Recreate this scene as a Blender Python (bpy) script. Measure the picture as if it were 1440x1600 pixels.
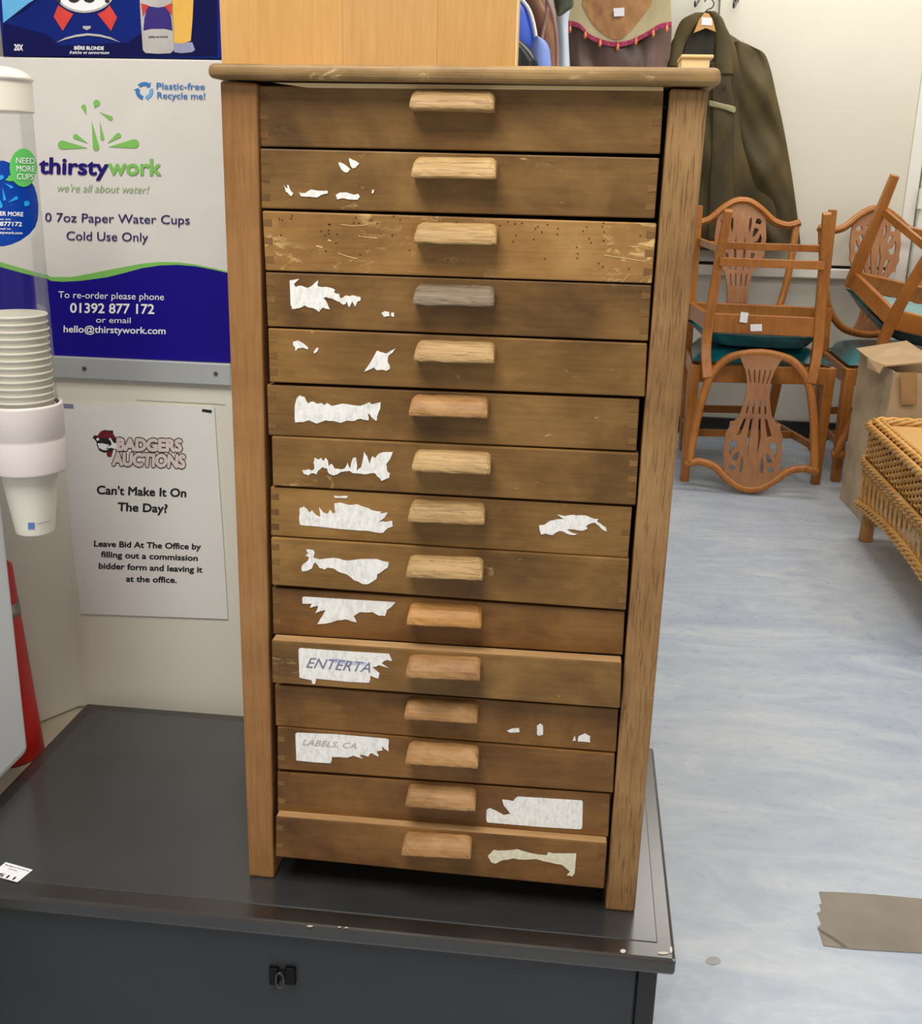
import bpy, bmesh, math, random
from mathutils import Vector, Matrix, Euler
random.seed(7)
for o in list(bpy.data.objects): bpy.data.objects.remove(o)
SC = bpy.context.scene
COL = SC.collection
def lin(r, g, b):
    f = lambda c: c/12.92 if c <= .04045 else ((c+.055)/1.055)**2.4
    return (f(r/255), f(g/255), f(b/255), 1)
# ---------------------------------------------------------------- camera
PITCH, YAW, ROLL, FPX = 0.30519, -0.10689, 0.02546, 1700.0
CAM = Vector((0.12355, -1.03016, 1.10005))
cp, sp, cy, sy, cr, sr = math.cos(PITCH), math.sin(PITCH), math.cos(YAW), math.sin(YAW), math.cos(ROLL), math.sin(ROLL)
FW = Vector((sy*cp, cy*cp, -sp)); R0 = Vector((cy, -sy, 0)); U0 = R0.cross(FW)
RI = cr*R0 + sr*U0; UP = -sr*R0 + cr*U0
cd = bpy.data.cameras.new('camera'); cam = bpy.data.objects.new('camera', cd); COL.objects.link(cam)
m = Matrix((RI, UP, -FW)).transposed().to_4x4(); m.translation = CAM; cam.matrix_world = m
cd.sensor_fit = 'HORIZONTAL'; cd.sensor_width = 36; cd.lens = FPX/1440*36; cd.clip_start = .02
SC.camera = cam
# ---------------------------------------------------------------- world, lights, exposure
W_ = bpy.data.worlds.new('world'); SC.world = W_; W_.use_nodes = True
W_.node_tree.nodes['Background'].inputs[0].default_value = (1, .96, .90, 1)
W_.node_tree.nodes['Background'].inputs[1].default_value = 0.55
def area(loc, sx, sy_, power, rot=(0, 0, 0), col=(1, .95, .88)):
    l = bpy.data.lights.new('ceiling_panel_light', 'AREA'); l.shape = 'RECTANGLE'; l.size = sx; l.size_y = sy_; l.energy = power; l.color = col
    o = bpy.data.objects.new('ceiling_panel_light', l); o.location = loc; o.rotation_euler = rot; COL.objects.link(o)
area((-0.3, -0.95, 2.52), 1.0, 1.2, 56)
area((0.9, 1.2, 2.52), 1.2, .5, 22)
area((1.1, 3.05, 2.52), 1.5, .9, 30)
area((2.4, .6, 2.52), .6, 1.2, 28)
SC.view_settings.view_transform = 'Standard'; SC.view_settings.look = 'None'
SC.view_settings.gamma = 1; SC.view_settings.use_curve_mapping = False
SC.view_settings.exposure = 0.0
# ---------------------------------------------------------------- pixel -> place helpers
def ray(x, y): return FW + RI*((x-720)/FPX) - UP*((y-800)/FPX)
def at(x, y, Y=None, Z=None, X=None):
    d = ray(x, y)
    t = (Y-CAM.y)/d.y if Y is not None else (Z-CAM.z)/d.z if Z is not None else (X-CAM.x)/d.x
    return CAM + d*t
def onY(Y): return lambda x, y, lift=0: at(x, y, Y=Y-lift)
def onZ(Z): return lambda x, y, lift=0: at(x, y, Z=Z+lift)
def onCyl(cx, cyy, r):
    def f(x, y, lift=0):
        d = ray(x, y); R = r+lift; ox, oy = CAM.x-cx, CAM.y-cyy
        a = d.x*d.x+d.y*d.y; b = ox*d.x+oy*d.y; c = ox*ox+oy*oy-R*R; D = b*b-a*c
        t = (-b-math.sqrt(max(D, 0)))/a
        return CAM + d*t
    return f
def zm(pts, ox, oy, s): return [(ox+x/s, oy+y/s) for x, y in pts]
# ---------------------------------------------------------------- materials
class N:
    def __init__(s, name, rough=.5, metal=0.0, spec=.5):
        s.m = bpy.data.materials.new(name); s.m.use_nodes = True; s.t = s.m.node_tree; s.b = s.t.nodes['Principled BSDF']
        s.b.inputs['Roughness'].default_value = rough; s.b.inputs['Metallic'].default_value = metal; s.b.inputs['Specular IOR Level'].default_value = spec
    def n(s, t, **k):
        o = s.t.nodes.new(t)
        for a, b in k.items(): setattr(o, a, b)
        return o
    def l(s, a, b): s.t.links.new(a, b)
    def coord(s, scale=(1, 1, 1), rnd=True, kind='Object'):
        tc = s.n('ShaderNodeTexCoord'); mp = s.n('ShaderNodeMapping'); s.l(tc.outputs[kind], mp.inputs[0]); mp.inputs['Scale'].default_value = scale
        if rnd:
            oi = s.n('ShaderNodeObjectInfo'); mu = s.n('ShaderNodeVectorMath', operation='SCALE'); mu.inputs[0].default_value = (37, 51, 23); s.l(oi.outputs['Random'], mu.inputs['Scale']); s.l(mu.outputs[0], mp.inputs['Location'])
        return mp.outputs[0]
    def noise(s, co, scale, detail=3, rough=.55, dist=0):
        o = s.n('ShaderNodeTexNoise'); o.inputs['Scale'].default_value = scale; o.inputs['Detail'].default_value = detail; o.inputs['Roughness'].default_value = rough; o.inputs['Distortion'].default_value = dist
        s.l(co, o.inputs['Vector']); return o.outputs['Fac']
    def ramp(s, fac, stops):
        r = s.n('ShaderNodeValToRGB'); e = r.color_ramp.elements
        while len(e) < len(stops): e.new(.5)
        for i, (p, c) in enumerate(stops): e[i].position = p; e[i].color = c if len(c) == 4 else (*c, 1)
        s.l(fac, r.inputs[0]); return r.outputs[0]
    def mix(s, fac, a, b, mode='MIX'):
        o = s.n('ShaderNodeMix', data_type='RGBA', blend_type=mode)
        for v, i in ((fac, 0), (a, 6), (b, 7)):
            if hasattr(v, 'type') and hasattr(v, 'is_output'): s.l(v, o.inputs[i])
            else: o.inputs[i].default_value = v
        return o.outputs[2]
    def base(s, c):
        if hasattr(c, 'is_output'): s.l(c, s.b.inputs['Base Color'])
        else: s.b.inputs['Base Color'].default_value = c
        return s
    def bump(s, fac, strength=.2, dist=.001):
        b = s.n('ShaderNodeBump'); b.inputs['Strength'].default_value = strength; b.inputs['Distance'].default_value = dist
        s.l(fac, b.inputs['Height']); s.l(b.outputs[0], s.b.inputs['Normal']); return s
def plain(name, c, rough=.5, metal=0, var=.08, sc=30, bump=0):
    n = N(name, rough, metal); co = n.coord(rnd=True); f = n.noise(co, sc, 4)
    d = tuple(x*(1-var*2) for x in c[:3])+(1,); l = tuple(min(1, x*(1+var)) for x in c[:3])+(1,)
    n.base(n.ramp(f, [(.3, d), (.7, l)]))
    if bump: n.bump(f, bump, .002)
    return n.m
def wood(name, dark, mid, light, axis='X', rough=.55, wear=None, wearamt=.62, wsc=38, grain=60, blotch=7, bump=.25, pores=0.0, mixb=.55, stain=0):
    n = N(name, rough, 0, .35)
    st = {'X': (.06, 1, 1), 'Z': (1, 1, .06), 'Y': (1, .06, 1)}[axis]
    g = n.noise(n.coord(st), grain*4, 5, .65, .4); bl = n.noise(n.coord((.7, 1, 1)), blotch, 4, .6, .3)
    c1 = n.ramp(g, [(.25, dark), (.5, mid), (.78, light)]); c2 = n.ramp(bl, [(.28, dark), (.5, mid), (.72, light)])
    c = n.mix(mixb, c1, c2)
    oi = n.n('ShaderNodeObjectInfo'); rv = n.ramp(oi.outputs['Random'], [(0, (.84, .80, .76)), (.5, (1, .99, .98)), (1, (1.1, 1.08, 1.0))])
    c = n.mix(.8, c, rv, 'MULTIPLY')
    if stain:
        sf = n.noise(n.coord((1, 1, 1.3)), 6, 5, .65, .8); c = n.mix(stain, c, n.ramp(sf, [(.36, (.62, .58, .52)), (.52, (1, 1, 1)), (.7, (1.12, 1.1, 1.04))]), 'MULTIPLY')
    if pores:
        pf = n.noise(n.coord({'X': (.05, 1, 1), 'Z': (1, 1, .05), 'Y': (1, .05, 1)}[axis]), 620, 2, .5)
        c = n.mix(n.ramp(pf, [(.36, (pores, pores, pores)), (.44, (0, 0, 0))]), c, tuple(x*.6 for x in dark[:3])+(1,))
    if wear:
        w = n.noise(n.coord((.55, 1, 1.2)), wsc, 6, .72, .6); w2 = n.noise(n.coord(), 9, 2)
        ww = n.mix(1.0, n.ramp(w, [(wearamt, (0, 0, 0)), (wearamt+.07, (1, 1, 1))]), n.ramp(w2, [(.42, (0, 0, 0)), (.62, (1, 1, 1))]), 'MULTIPLY')
        c = n.mix(ww, c, wear)
    n.base(c).bump(g, bump, .0012)
    return n.m
M = {}
M['drawer'] = wood('brown_drawer_wood', lin(88, 62, 29), lin(125, 92, 48), lin(156, 119, 68), 'X', .5, lin(184, 150, 98), .63, mixb=.72, blotch=13, bump=.1, stain=.75)
M['drawer_low'] = wood('reddish_drawer_wood', lin(88, 57, 25), lin(124, 86, 42), lin(152, 111, 60), 'X', .5, lin(184, 148, 98), .65, mixb=.72, blotch=13, bump=.1, stain=.75)
M['drawer_worn'] = wood('scuffed_drawer_wood', lin(110, 76, 38), lin(150, 111, 60), lin(180, 140, 84), 'X', .5, lin(220, 188, 126), .545, wsc=75, mixb=.65, blotch=12, bump=.1, stain=.5)
M['post'] = wood('post_wood', lin(112, 72, 34), lin(150, 107, 62), lin(172, 130, 82), 'Z', .5, lin(190, 155, 108), .67)
M['post_old'] = wood('post_oak', lin(112, 80, 46), lin(150, 113, 70), lin(176, 140, 94), 'Z', .6, lin(196, 165, 116), .66, pores=.58, mixb=.6, grain=90, blotch=10)
M['slab'] = wood('top_slab_wood', lin(104, 80, 48), lin(156, 126, 82), lin(194, 164, 112), 'X', .5, lin(212, 182, 130), .62, stain=.7, mixb=.65, blotch=11)
M['handle'] = wood('worn_handle_wood', lin(132, 102, 66), lin(180, 148, 100), lin(214, 186, 136), 'X', .6, lin(96, 78, 56), .60, bump=.6, pores=.5)
M['handle_grey'] = wood('greyed_handle_wood', lin(92, 80, 66), lin(140, 124, 102), lin(184, 166, 138), 'X', .6, lin(80, 72, 62), .58, bump=.6, pores=.6)
M['handle_br'] = wood('brown_handle_wood', lin(112, 80, 46), lin(158, 118, 74), lin(186, 148, 100), 'X', .55, lin(100, 74, 46), .62, bump=.4, mixb=.65, blotch=30)
M['handle_or'] = wood('orange_handle_wood', lin(132, 88, 42), lin(184, 134, 76), lin(216, 172, 110), 'X', .5, lin(120, 84, 48), .66, bump=.5)
M['inner'] = wood('dark_inner_wood', lin(50, 32, 18), lin(72, 48, 26), lin(92, 64, 38), 'Y', .7)
M['dovetail'] = wood('dovetail_end_grain', lin(82, 54, 28), lin(110, 76, 42), lin(134, 98, 60), 'Y', .65)
M['worntop'] = wood('worn_top_edge', lin(150, 116, 76), lin(176, 140, 96), lin(204, 170, 124), 'X', .6)
M['pinsoft'] = wood('dovetail_soft', lin(104, 74, 38), lin(124, 90, 48), lin(142, 106, 60), 'Y', .6)
M['rail_pale'] = wood('pale_rail_wood', lin(204, 172, 118), lin(230, 202, 150), lin(244, 224, 178), 'X', .6)
M['oak'] = wood('oak_veneer', lin(176, 132, 76), lin(196, 152, 94), lin(212, 172, 114), 'Z', .4, blotch=3, bump=.08)
M['chair'] = wood('chair_wood', lin(122, 72, 28), lin(166, 104, 46), lin(192, 132, 68), 'Z', .32, bump=.05, grain=25, blotch=5)
M['splat'] = wood('splat_wood', lin(134, 88, 58), lin(160, 110, 74), lin(186, 138, 98), 'Z', .4, bump=.1, grain=25)
M['hanger'] = wood('hanger_wood', lin(190, 140, 80), lin(216, 168, 104), lin(232, 190, 132), 'X', .35, bump=.05)
M['black'] = plain('black_vinyl_panel', lin(50, 51, 52), .3, 0, .1, 10)
M['chestfront'] = plain('dark_panel', lin(46, 49, 54), .5, 0, .06, 8)
M['rim'] = plain('black_lacquered_rim', lin(40, 36, 34), .3, 0, .12, 25)
M['blackpaint'] = plain('black_paint', lin(26, 24, 24), .45, 0, .1, 20)
M['latch'] = plain('black_metal_latch', lin(22, 22, 24), .3, .7)
M['paint'] = plain('white_painted_steel', lin(222, 218, 204), .42, 0, .02, 4)
M['plinth'] = plain('beige_plinth', lin(188, 180, 158), .6, 0, .04, 6)
M['alu'] = plain('aluminium_strip', lin(196, 199, 200), .38, .55, .04, 12)
M['cardwhite'] = plain('white_board', lin(212, 208, 204), .55, 0, .025, 14)
M['paper'] = plain('notice_paper', lin(228, 226, 222), .35, 0, .015, 6)
M['wallp'] = plain('white_wall_paint', lin(216, 212, 198), .5, 0, .015, 3)
M['walllow'] = plain('lower_wall_paint', lin(212, 209, 200), .5, 0, .015, 3)
M['trim'] = plain('white_gloss_trim', lin(230, 228, 220), .35, 0, .01, 5)
M['skirt'] = plain('black_skirting', lin(26, 26, 28), .4)
M['gap'] = plain('dark_gap', lin(14, 13, 12), .8)
M['plastic'] = plain('cream_plastic', lin(236, 230, 216), .3, 0, .02, 5)
M['coolerp'] = plain('white_cooler_plastic', lin(224, 228, 232), .35, 0, .01, 4)
M['cup'] = plain('white_paper_cup', lin(240, 236, 222), .5, 0, .02, 10)
M['collar'] = plain('pinkish_white_plastic', lin(228, 218, 216), .35, 0, .02, 8)
M['red'] = plain('red_cone_plastic', lin(196, 34, 30), .45, 0, .08, 14)
M['reflect'] = plain('grey_reflective_band', lin(150, 142, 134), .3, .3, .2, 60)
M['ink'] = plain('black_ink', lin(28, 25, 30), .5)
M['inkblue'] = plain('dark_blue_ink', lin(32, 14, 108), .5, 0, .02)
M['inktext'] = plain('violet_navy_ink', lin(46, 34, 96), .5, 0, .02)
M['navy'] = plain('royal_blue_print', lin(18, 2, 128), .5, 0, .02, 6)
M['green'] = plain('leaf_green_print', lin(120, 184, 86), .5, 0, .03)
M['greensoft'] = plain('soft_green_ink', lin(150, 174, 132), .5, 0, .03)
M['skyblue'] = plain('cyan_print', lin(28, 160, 232), .4, 0, .02)
M['blueink'] = plain('mid_blue_ink', lin(48, 116, 182), .5, 0, .02)
M['blueink2'] = plain('pale_blue_ink', lin(104, 164, 214), .5, 0, .02)
M['white'] = plain('white_print', lin(236, 236, 240), .5, 0, .01)
M['beer'] = plain('beer_box_blue', lin(10, 34, 120), .28, 0, .15, 5)
M['beerdark'] = plain('beer_box_navy', lin(8, 12, 72), .28, 0, .1, 5)
M['beerlight'] = plain('beer_box_light_blue', lin(96, 172, 224), .3, 0, .06, 5)
M['ribbon'] = plain('red_ribbon_print', lin(206, 58, 48), .4, 0, .08, 40)
M['silver'] = plain('silver_print', lin(186, 182, 180), .35, .1, .08, 30)
M['purple'] = plain('purple_print', lin(58, 44, 120), .4, 0, .08, 30)
M['gold'] = plain('beer_gold_print', lin(226, 178, 80), .4, 0, .06, 30)
M['maroon'] = plain('maroon_print', lin(110, 20, 34), .5, 0, .05)
M['stickblue'] = plain('sticker_blue', lin(10, 62, 160), .35, 0, .02)
M['stickgreen'] = plain('sticker_green', lin(96, 196, 100), .35, 0, .02)
M['bluegrey'] = plain('blue_grey_tape', lin(130, 138, 170), .5)
def labelmat():
    n = N('torn_paper', .8); f = n.noise(n.coord((1, 1, .4)), 260, 5, .7); n.base(n.ramp(f, [(.3, lin(214, 213, 210)), (.55, lin(244, 243, 240)), (.8, lin(252, 252, 250))])); n.bump(f, .6, .001); return n.m
M['torn'] = labelmat()
M['torncream'] = plain('cream_torn_paper', lin(228, 220, 194), .8, 0, .08, 200)
M['pencil'] = plain('grey_blue_pen', lin(118, 122, 150), .7)
M['faint'] = plain('faded_pen', lin(186, 182, 168), .7)
M['hole'] = plain('dark_hole', lin(26, 14, 6), .9)
M['scratch'] = plain('pale_scratch', lin(216, 184, 128), .6)
def floormat():
    n = N('blue_grey_vinyl', .3, 0, .45); co = n.coord((.45, 1.3, 1), False); a = n.noise(co, 7, 7, .72, 1.2); b = n.noise(n.coord((1, 1, 1), False), 1.1, 2); s = n.noise(n.coord((1, 1, 1), False), 40, 4, .7)
    c = n.ramp(a, [(.28, lin(138, 150, 170)), (.5, lin(168, 177, 188)), (.70, lin(200, 205, 206))])
    c = n.mix(.35, c, n.ramp(b, [(.3, lin(140, 158, 190)), (.7, lin(196, 200, 202))]))
    c = n.mix(.12, c, n.ramp(s, [(.3, lin(150, 160, 176)), (.7, lin(206, 210, 212))]))
    n.base(c); r = n.ramp(s, [(.3, (.24,)*3), (.7, (.42,)*3)]); n.l(r, n.b.inputs['Roughness']); return n.m
M['floor'] = floormat()
def satin(name, d, l, rough=.35, sc=6, sheen=.2, bump=.4):
    n = N(name, rough); co = n.coord((1, 1, .6)); f = n.noise(co, sc, 3, .5, .4); n.base(n.ramp(f, [(.3, d), (.7, l)])); n.bump(n.noise(co, sc*12, 3), bump, .001); n.b.inputs['Sheen Weight'].default_value = sheen; return n.m
M['coat'] = satin('waxed_olive_cotton', lin(56, 46, 18), lin(86, 72, 33), .7, 9, 0)
M['coatdark'] = satin('dark_coat_lining', lin(26, 22, 14), lin(46, 40, 26), .8, 30)
M['coatedge'] = plain('pale_coat_edging', lin(150, 142, 106), .7)
M['brownsatin'] = satin('brown_satin', lin(78, 56, 50), lin(118, 92, 82), .32, 7)
M['cream'] = satin('cream_satin', lin(170, 158, 118), lin(206, 196, 156), .45, 7)
M['lining'] = satin('orange_brown_lining', lin(140, 92, 50), lin(186, 136, 82), .5, 24, .2, .8)
M['pink'] = plain('pink_beaded_trim', lin(176, 48, 96), .6, 0, .35, 160, .6)
M['bead'] = plain('orange_bead', lin(228, 132, 84), .3, 0, .15, 50)
M['teal'] = satin('teal_velvet', lin(0, 58, 68), lin(0, 104, 112), .3, 9, .05)
M['webbing'] = plain('pale_cushion_underside', lin(138, 172, 172), .8, 0, .1, 60)
M['brightblue'] = plain('bright_blue_plastic', lin(52, 96, 220), .4, 0, .08, 8)
M['paleblue'] = plain('pale_blue_plastic', lin(132, 160, 236), .4, 0, .08, 8)
M['palecloth'] = satin('pale_blue_cloth', lin(196, 212, 232), lin(220, 230, 242), .7, 8)
M['leather'] = satin('brown_leather', lin(120, 78, 52), lin(156, 106, 74), .45, 12)
M['strap'] = satin('pinkish_strap', lin(150, 108, 98), lin(182, 136, 122), .5, 12)
M['khaki'] = satin('dark_green_cloth', lin(40, 46, 38), lin(78, 84, 62), .7, 20)
M['carton'] = plain('brown_cardboard', lin(176, 148, 112), .75, 0, .06, 14, .1)
M['cartonside'] = plain('scuffed_cardboard', lin(192, 170, 140), .75, 0, .14, 10, .1)
M['packtape'] = plain('brown_parcel_tape', lin(158, 122, 80), .3, 0, .06, 20)
M['wicker'] = wood('wicker_cane', lin(170, 118, 56), lin(204, 154, 86), lin(228, 186, 120), 'Z', .4, grain=40, bump=.1)
M['wickleg'] = wood('cane_leg', lin(140, 96, 48), lin(172, 124, 70), lin(196, 150, 94), 'Z', .4, bump=.1)
M['tabletop'] = plain('tan_board', lin(206, 160, 96), .5, 0, .05, 9)
M['duct'] = plain('grey_brown_duct_tape', lin(124, 114, 100), .42, 0, .12, 9, .05)
M['metal'] = plain('dull_metal_hook', lin(92, 90, 88), .35, .8)
for k_ in ('navy', 'inkblue', 'inktext', 'stickblue', 'beer', 'beerdark', 'purple'): M[k_].node_tree.nodes['Principled BSDF'].inputs['Specular IOR Level'].default_value = .2
for k_ in ('black', 'rim'): M[k_].node_tree.nodes['Principled BSDF'].inputs['Specular IOR Level'].default_value = 1.0; M[k_].node_tree.nodes['Principled BSDF'].inputs['Roughness'].default_value = .24
M['screw'] = plain('screw_head', lin(110, 90, 78), .4, .7)
M['lamp'] = N('lamp_diffuser').base((1, 1, 1, 1)).m
def clear():
    n = N('clear_plastic', .08); t = n.t; tr = n.n('ShaderNodeBsdfTransparent'); tr.inputs[0].default_value = (.985, .985, .985, 1); gl = n.n('ShaderNodeBsdfGlossy'); gl.inputs['Roughness'].default_value = .1
    lw = n.n('ShaderNodeLayerWeight'); lw.inputs[0].default_value = .35; mx = n.n('ShaderNodeMixShader'); mm = n.n('ShaderNodeMath', operation='MULTIPLY'); mm.inputs[1].default_value = .4
    n.l(lw.outputs['Fresnel'], mm.inputs[0]); n.l(mm.outputs[0], mx.inputs[0]); n.l(tr.outputs[0], mx.inputs[1]); n.l(gl.outputs[0], mx.inputs[2]); n.l(mx.outputs[0], t.nodes['Material Output'].inputs[0]); return n.m
M['clear'] = clear()
# ---------------------------------------------------------------- objects
WM = {}
def tag(o, label=None, cat=None, group=None, kind=None):
    if label: o['label'] = label
    if cat: o['category'] = cat
    if group: o['group'] = group
    if kind: o['kind'] = kind
    return o
def empty(name, loc, label, cat, group=None, rz=0):
    o = bpy.data.objects.new(name, None); COL.objects.link(o); o.empty_display_size = .05
    o.location = loc; o.rotation_euler = (0, 0, rz); WM[o] = Matrix.Translation(Vector(loc)) @ Matrix.Rotation(rz, 4, 'Z')
    return tag(o, label, cat, group)
class MB:
    def __init__(s): s.v = []; s.f = []
    def add(s, vs, fs):
        b = len(s.v); s.v += [Vector(v) for v in vs]; s.f += [tuple(i+b for i in f) for f in fs]; return s
    def box(s, a, b):
        x0, y0, z0 = a; x1, y1, z1 = b
        return s.add([(x0, y0, z0), (x1, y0, z0), (x1, y1, z0), (x0, y1, z0), (x0, y0, z1), (x1, y0, z1), (x1, y1, z1), (x0, y1, z1)],
                     [(0, 3, 2, 1), (4, 5, 6, 7), (0, 1, 5, 4), (1, 2, 6, 5), (2, 3, 7, 6), (3, 0, 4, 7)])
    def prism(s, pts, d):                                  # pts: loop of points, extruded by vector d
        n = len(pts); d = Vector(d); pts = [Vector(p) for p in pts]
        return s.add(pts+[p+d for p in pts], [tuple(range(n))]+[tuple(range(2*n-1, n-1, -1))]+[(i, i+n, (i+1) % n+n, (i+1) % n) for i in range(n)])
    def sweep(s, path, secs, ref=(0, 1, 0), closed=False, k=4, rot=0.0):      # secs: (width along side, height along ref) per point or one
        path = [Vector(p) for p in path]; n = len(path); ref = Vector(ref)
        if not isinstance(secs, list): secs = [secs]*n
        rings = []
        for i, p in enumerate(path):
            a = path[(i-1) % n] if (closed or i) else path[0]; b = path[(i+1) % n] if (closed or i < n-1) else path[-1]
            t = (b-a).normalized(); side = t.cross(ref).normalized() if abs(t.dot(ref)) < .999 else t.cross(Vector((1, 0, .01))).normalized(); up = side.cross(t).normalized()
            w, h = secs[i]
            if k == 4: ring = [p+side*(w/2*sx)+up*(h/2*sz) for sx, sz in ((-1, -1), (1, -1), (1, 1), (-1, 1))]
            else: ring = [p+side*(w/2*math.cos(2*math.pi*j/k+rot))+up*(h/2*math.sin(2*math.pi*j/k+rot)) for j in range(k)]
            rings.append(ring)
        vs = [v for r in rings for v in r]; fs = []
        for i in range(n if closed else n-1):
            A, B = i*k, ((i+1) % n)*k
            for j in range(k): fs.append((A+j, A+(j+1) % k, B+(j+1) % k, B+j))
        if not closed: fs += [tuple(range(k-1, -1, -1)), tuple(range((n-1)*k, n*k))]
        return s.add(vs, fs)
    def lathe(s, prof, c, k=32, cap=True):                  # prof: (r, z)
        vs = []; fs = []; n = len(prof)
        for r, z in prof:
            for j in range(k): a = 2*math.pi*j/k; vs.append((c[0]+r*math.cos(a), c[1]+r*math.sin(a), c[2]+z))
        for i in range(n-1):
            for j in range(k): fs.append((i*k+j, i*k+(j+1) % k, (i+1)*k+(j+1) % k, (i+1)*k+j))
        if cap: fs += [tuple(range(k-1, -1, -1)), tuple(range((n-1)*k, n*k))]
        return s.add(vs, fs)
    def grid(s, rows):                                      # rows of points
        n = len(rows[0]); vs = [p for r in rows for p in r]
        return s.add(vs, [(i*n+j, i*n+j+1, (i+1)*n+j+1, (i+1)*n+j) for i in range(len(rows)-1) for j in range(n-1)])
    def mesh(s, name, mt, par=None):
        me = bpy.data.meshes.new(name)
        inv = WM[par].inverted() if par else Matrix()
        me.from_pydata([inv @ v for v in s.v], [], s.f); me.materials.append(mt)
        bm = bmesh.new(); bm.from_mesh(me); bmesh.ops.recalc_face_normals(bm, faces=bm.faces); bm.to_mesh(me); bm.free()
        return me
    def build(s, name, mt, par=None, bev=0, smooth=False, seg=2, sub=0, kind=None, label=None):
        me = s.mesh(name, mt, par)
        o = bpy.data.objects.new(name, me); COL.objects.link(o)
        if par: o.parent = par; WM[o] = WM[par]
        else: WM[o] = Matrix()
        if bev:
            b = o.modifiers.new('bevel', 'BEVEL'); b.width = bev; b.segments = seg; b.limit_method = 'ANGLE'; b.angle_limit = .7
        if sub:
            b = o.modifiers.new('subdivision', 'SUBSURF'); b.levels = sub; b.render_levels = sub
        if smooth:
            for p in me.polygons: p.use_smooth = True
        if kind: o['kind'] = kind
        if label: o['label'] = label
        return o
def struct(o): o['kind'] = 'structure'; return o
def decal(name, pts, mp, mt, par, lift=.0006, th=.0005, label=None):
    a = [mp(x, y, lift) for x, y in pts]; b = [mp(x, y, lift-th) for x, y in pts]; n = len(a)
    mb = MB(); mb.add(a+b, [tuple(range(n)), tuple(range(2*n-1, n-1, -1))]+[(i, i+n, (i+1) % n+n, (i+1) % n) for i in range(n)])
    return mb.build(name, mt, par, label=label)
def decals(name, polys, mp, mt, par, lift=.0006, th=.0005, label=None):
    mb = MB()
    for pts in polys:
        a = [mp(x, y, lift) for x, y in pts]; b = [mp(x, y, lift-th) for x, y in pts]; n = len(a)
        mb.add(a+b, [tuple(range(n)), tuple(range(2*n-1, n-1, -1))]+[(i, i+n, (i+1) % n+n, (i+1) % n) for i in range(n)])
    return mb.build(name, mt, par, label=label)
def fontmesh(s, bold=0.0, shear=0.0, space=1.0):
    c = bpy.data.curves.new('t', 'FONT'); c.body = s; c.offset = bold; c.shear = shear; c.space_character = space; c.resolution_u = 3
    o = bpy.data.objects.new('t', c); COL.objects.link(o)
    dg = bpy.context.evaluated_depsgraph_get(); dg.update(); me = bpy.data.meshes.new_from_object(o.evaluated_get(dg))
    vs = [v.co.copy() for v in me.vertices]; fs = [tuple(p.vertices) for p in me.polygons]
    bpy.data.objects.remove(o); bpy.data.curves.remove(c); bpy.data.meshes.remove(me); return vs, fs
def text(lines, mp, mt, par, name='lettering', lift=.0012, bold=.0, shear=0.0, label=None, skew=None):
    """lines: (string, baseline start px, baseline end px, capital height px)"""
    mb = MB()
    for ln in lines:
        s, p0, p1, h = ln[:4]; bo = ln[4] if len(ln) > 4 else bold
        vs, fs = fontmesh(s, 0, shear)
        x0 = min(v.x for v in vs); x1 = max(v.x for v in vs); p0 = Vector(p0); p1 = Vector(p1); u = (p1-p0)/(x1-x0); n = Vector((p1-p0)).normalized(); up = Vector((n.y, -n.x)) if skew is None else Vector(skew)
        k = h/.70
        out = []
        ds = [(0, 0)] if bo < .004 else [(bo*math.cos(a*math.pi/4), bo*math.sin(a*math.pi/4)) for a in range(8)]+([(bo*.5*math.cos(a*math.pi/2+.4), bo*.5*math.sin(a*math.pi/2+.4)) for a in range(4)] if bo > .04 else [])
        for ci, (dx_, dy_) in enumerate(ds):
            out = []
            for v in vs:
                q = p0+u*(v.x+dx_-x0)+up*((v.y+dy_)*k); out.append(mp(q.x, q.y, lift+ci*1.2e-5))
            mb.add(out, fs)
    return mb.build(name, mt, par, label=label)
def ell(cx, cyy, rx, ry, n=28, a0=0, a1=2*math.pi): return [(cx+rx*math.cos(a0+(a1-a0)*i/n), cyy+ry*math.sin(a0+(a1-a0)*i/n)) for i in range(n)]
def drop(c, r, tip, n=14):
    c = Vector(c); tip = Vector(tip); d = tip-c; L = d.length; ang = math.atan2(d.y, d.x); th = math.acos(min(.99, r/L)); o = []
    for i in range(n+1):
        a = ang+th+(2*math.pi-2*th)*i/n; o.append((c.x+r*math.cos(a), c.y+r*math.sin(a)))
    return o+[(tip.x, tip.y)]
def catmull(pts, k=5, closed=False):
    P = [Vector(p) for p in pts]; n = len(P); out = []
    for i in range(n if closed else n-1):
        g = lambda j: P[j % n] if closed else P[max(0, min(n-1, j))]
        a, b, c, d = g(i-1), g(i), g(i+1), g(i+2)
        for t in range(k):
            t /= k; out.append(.5*((2*b)+(c-a)*t+(2*a-5*b+4*c-d)*t*t+(3*b-a-3*c+d)*t**3))
    if not closed: out.append(P[-1])
    return out
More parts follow.
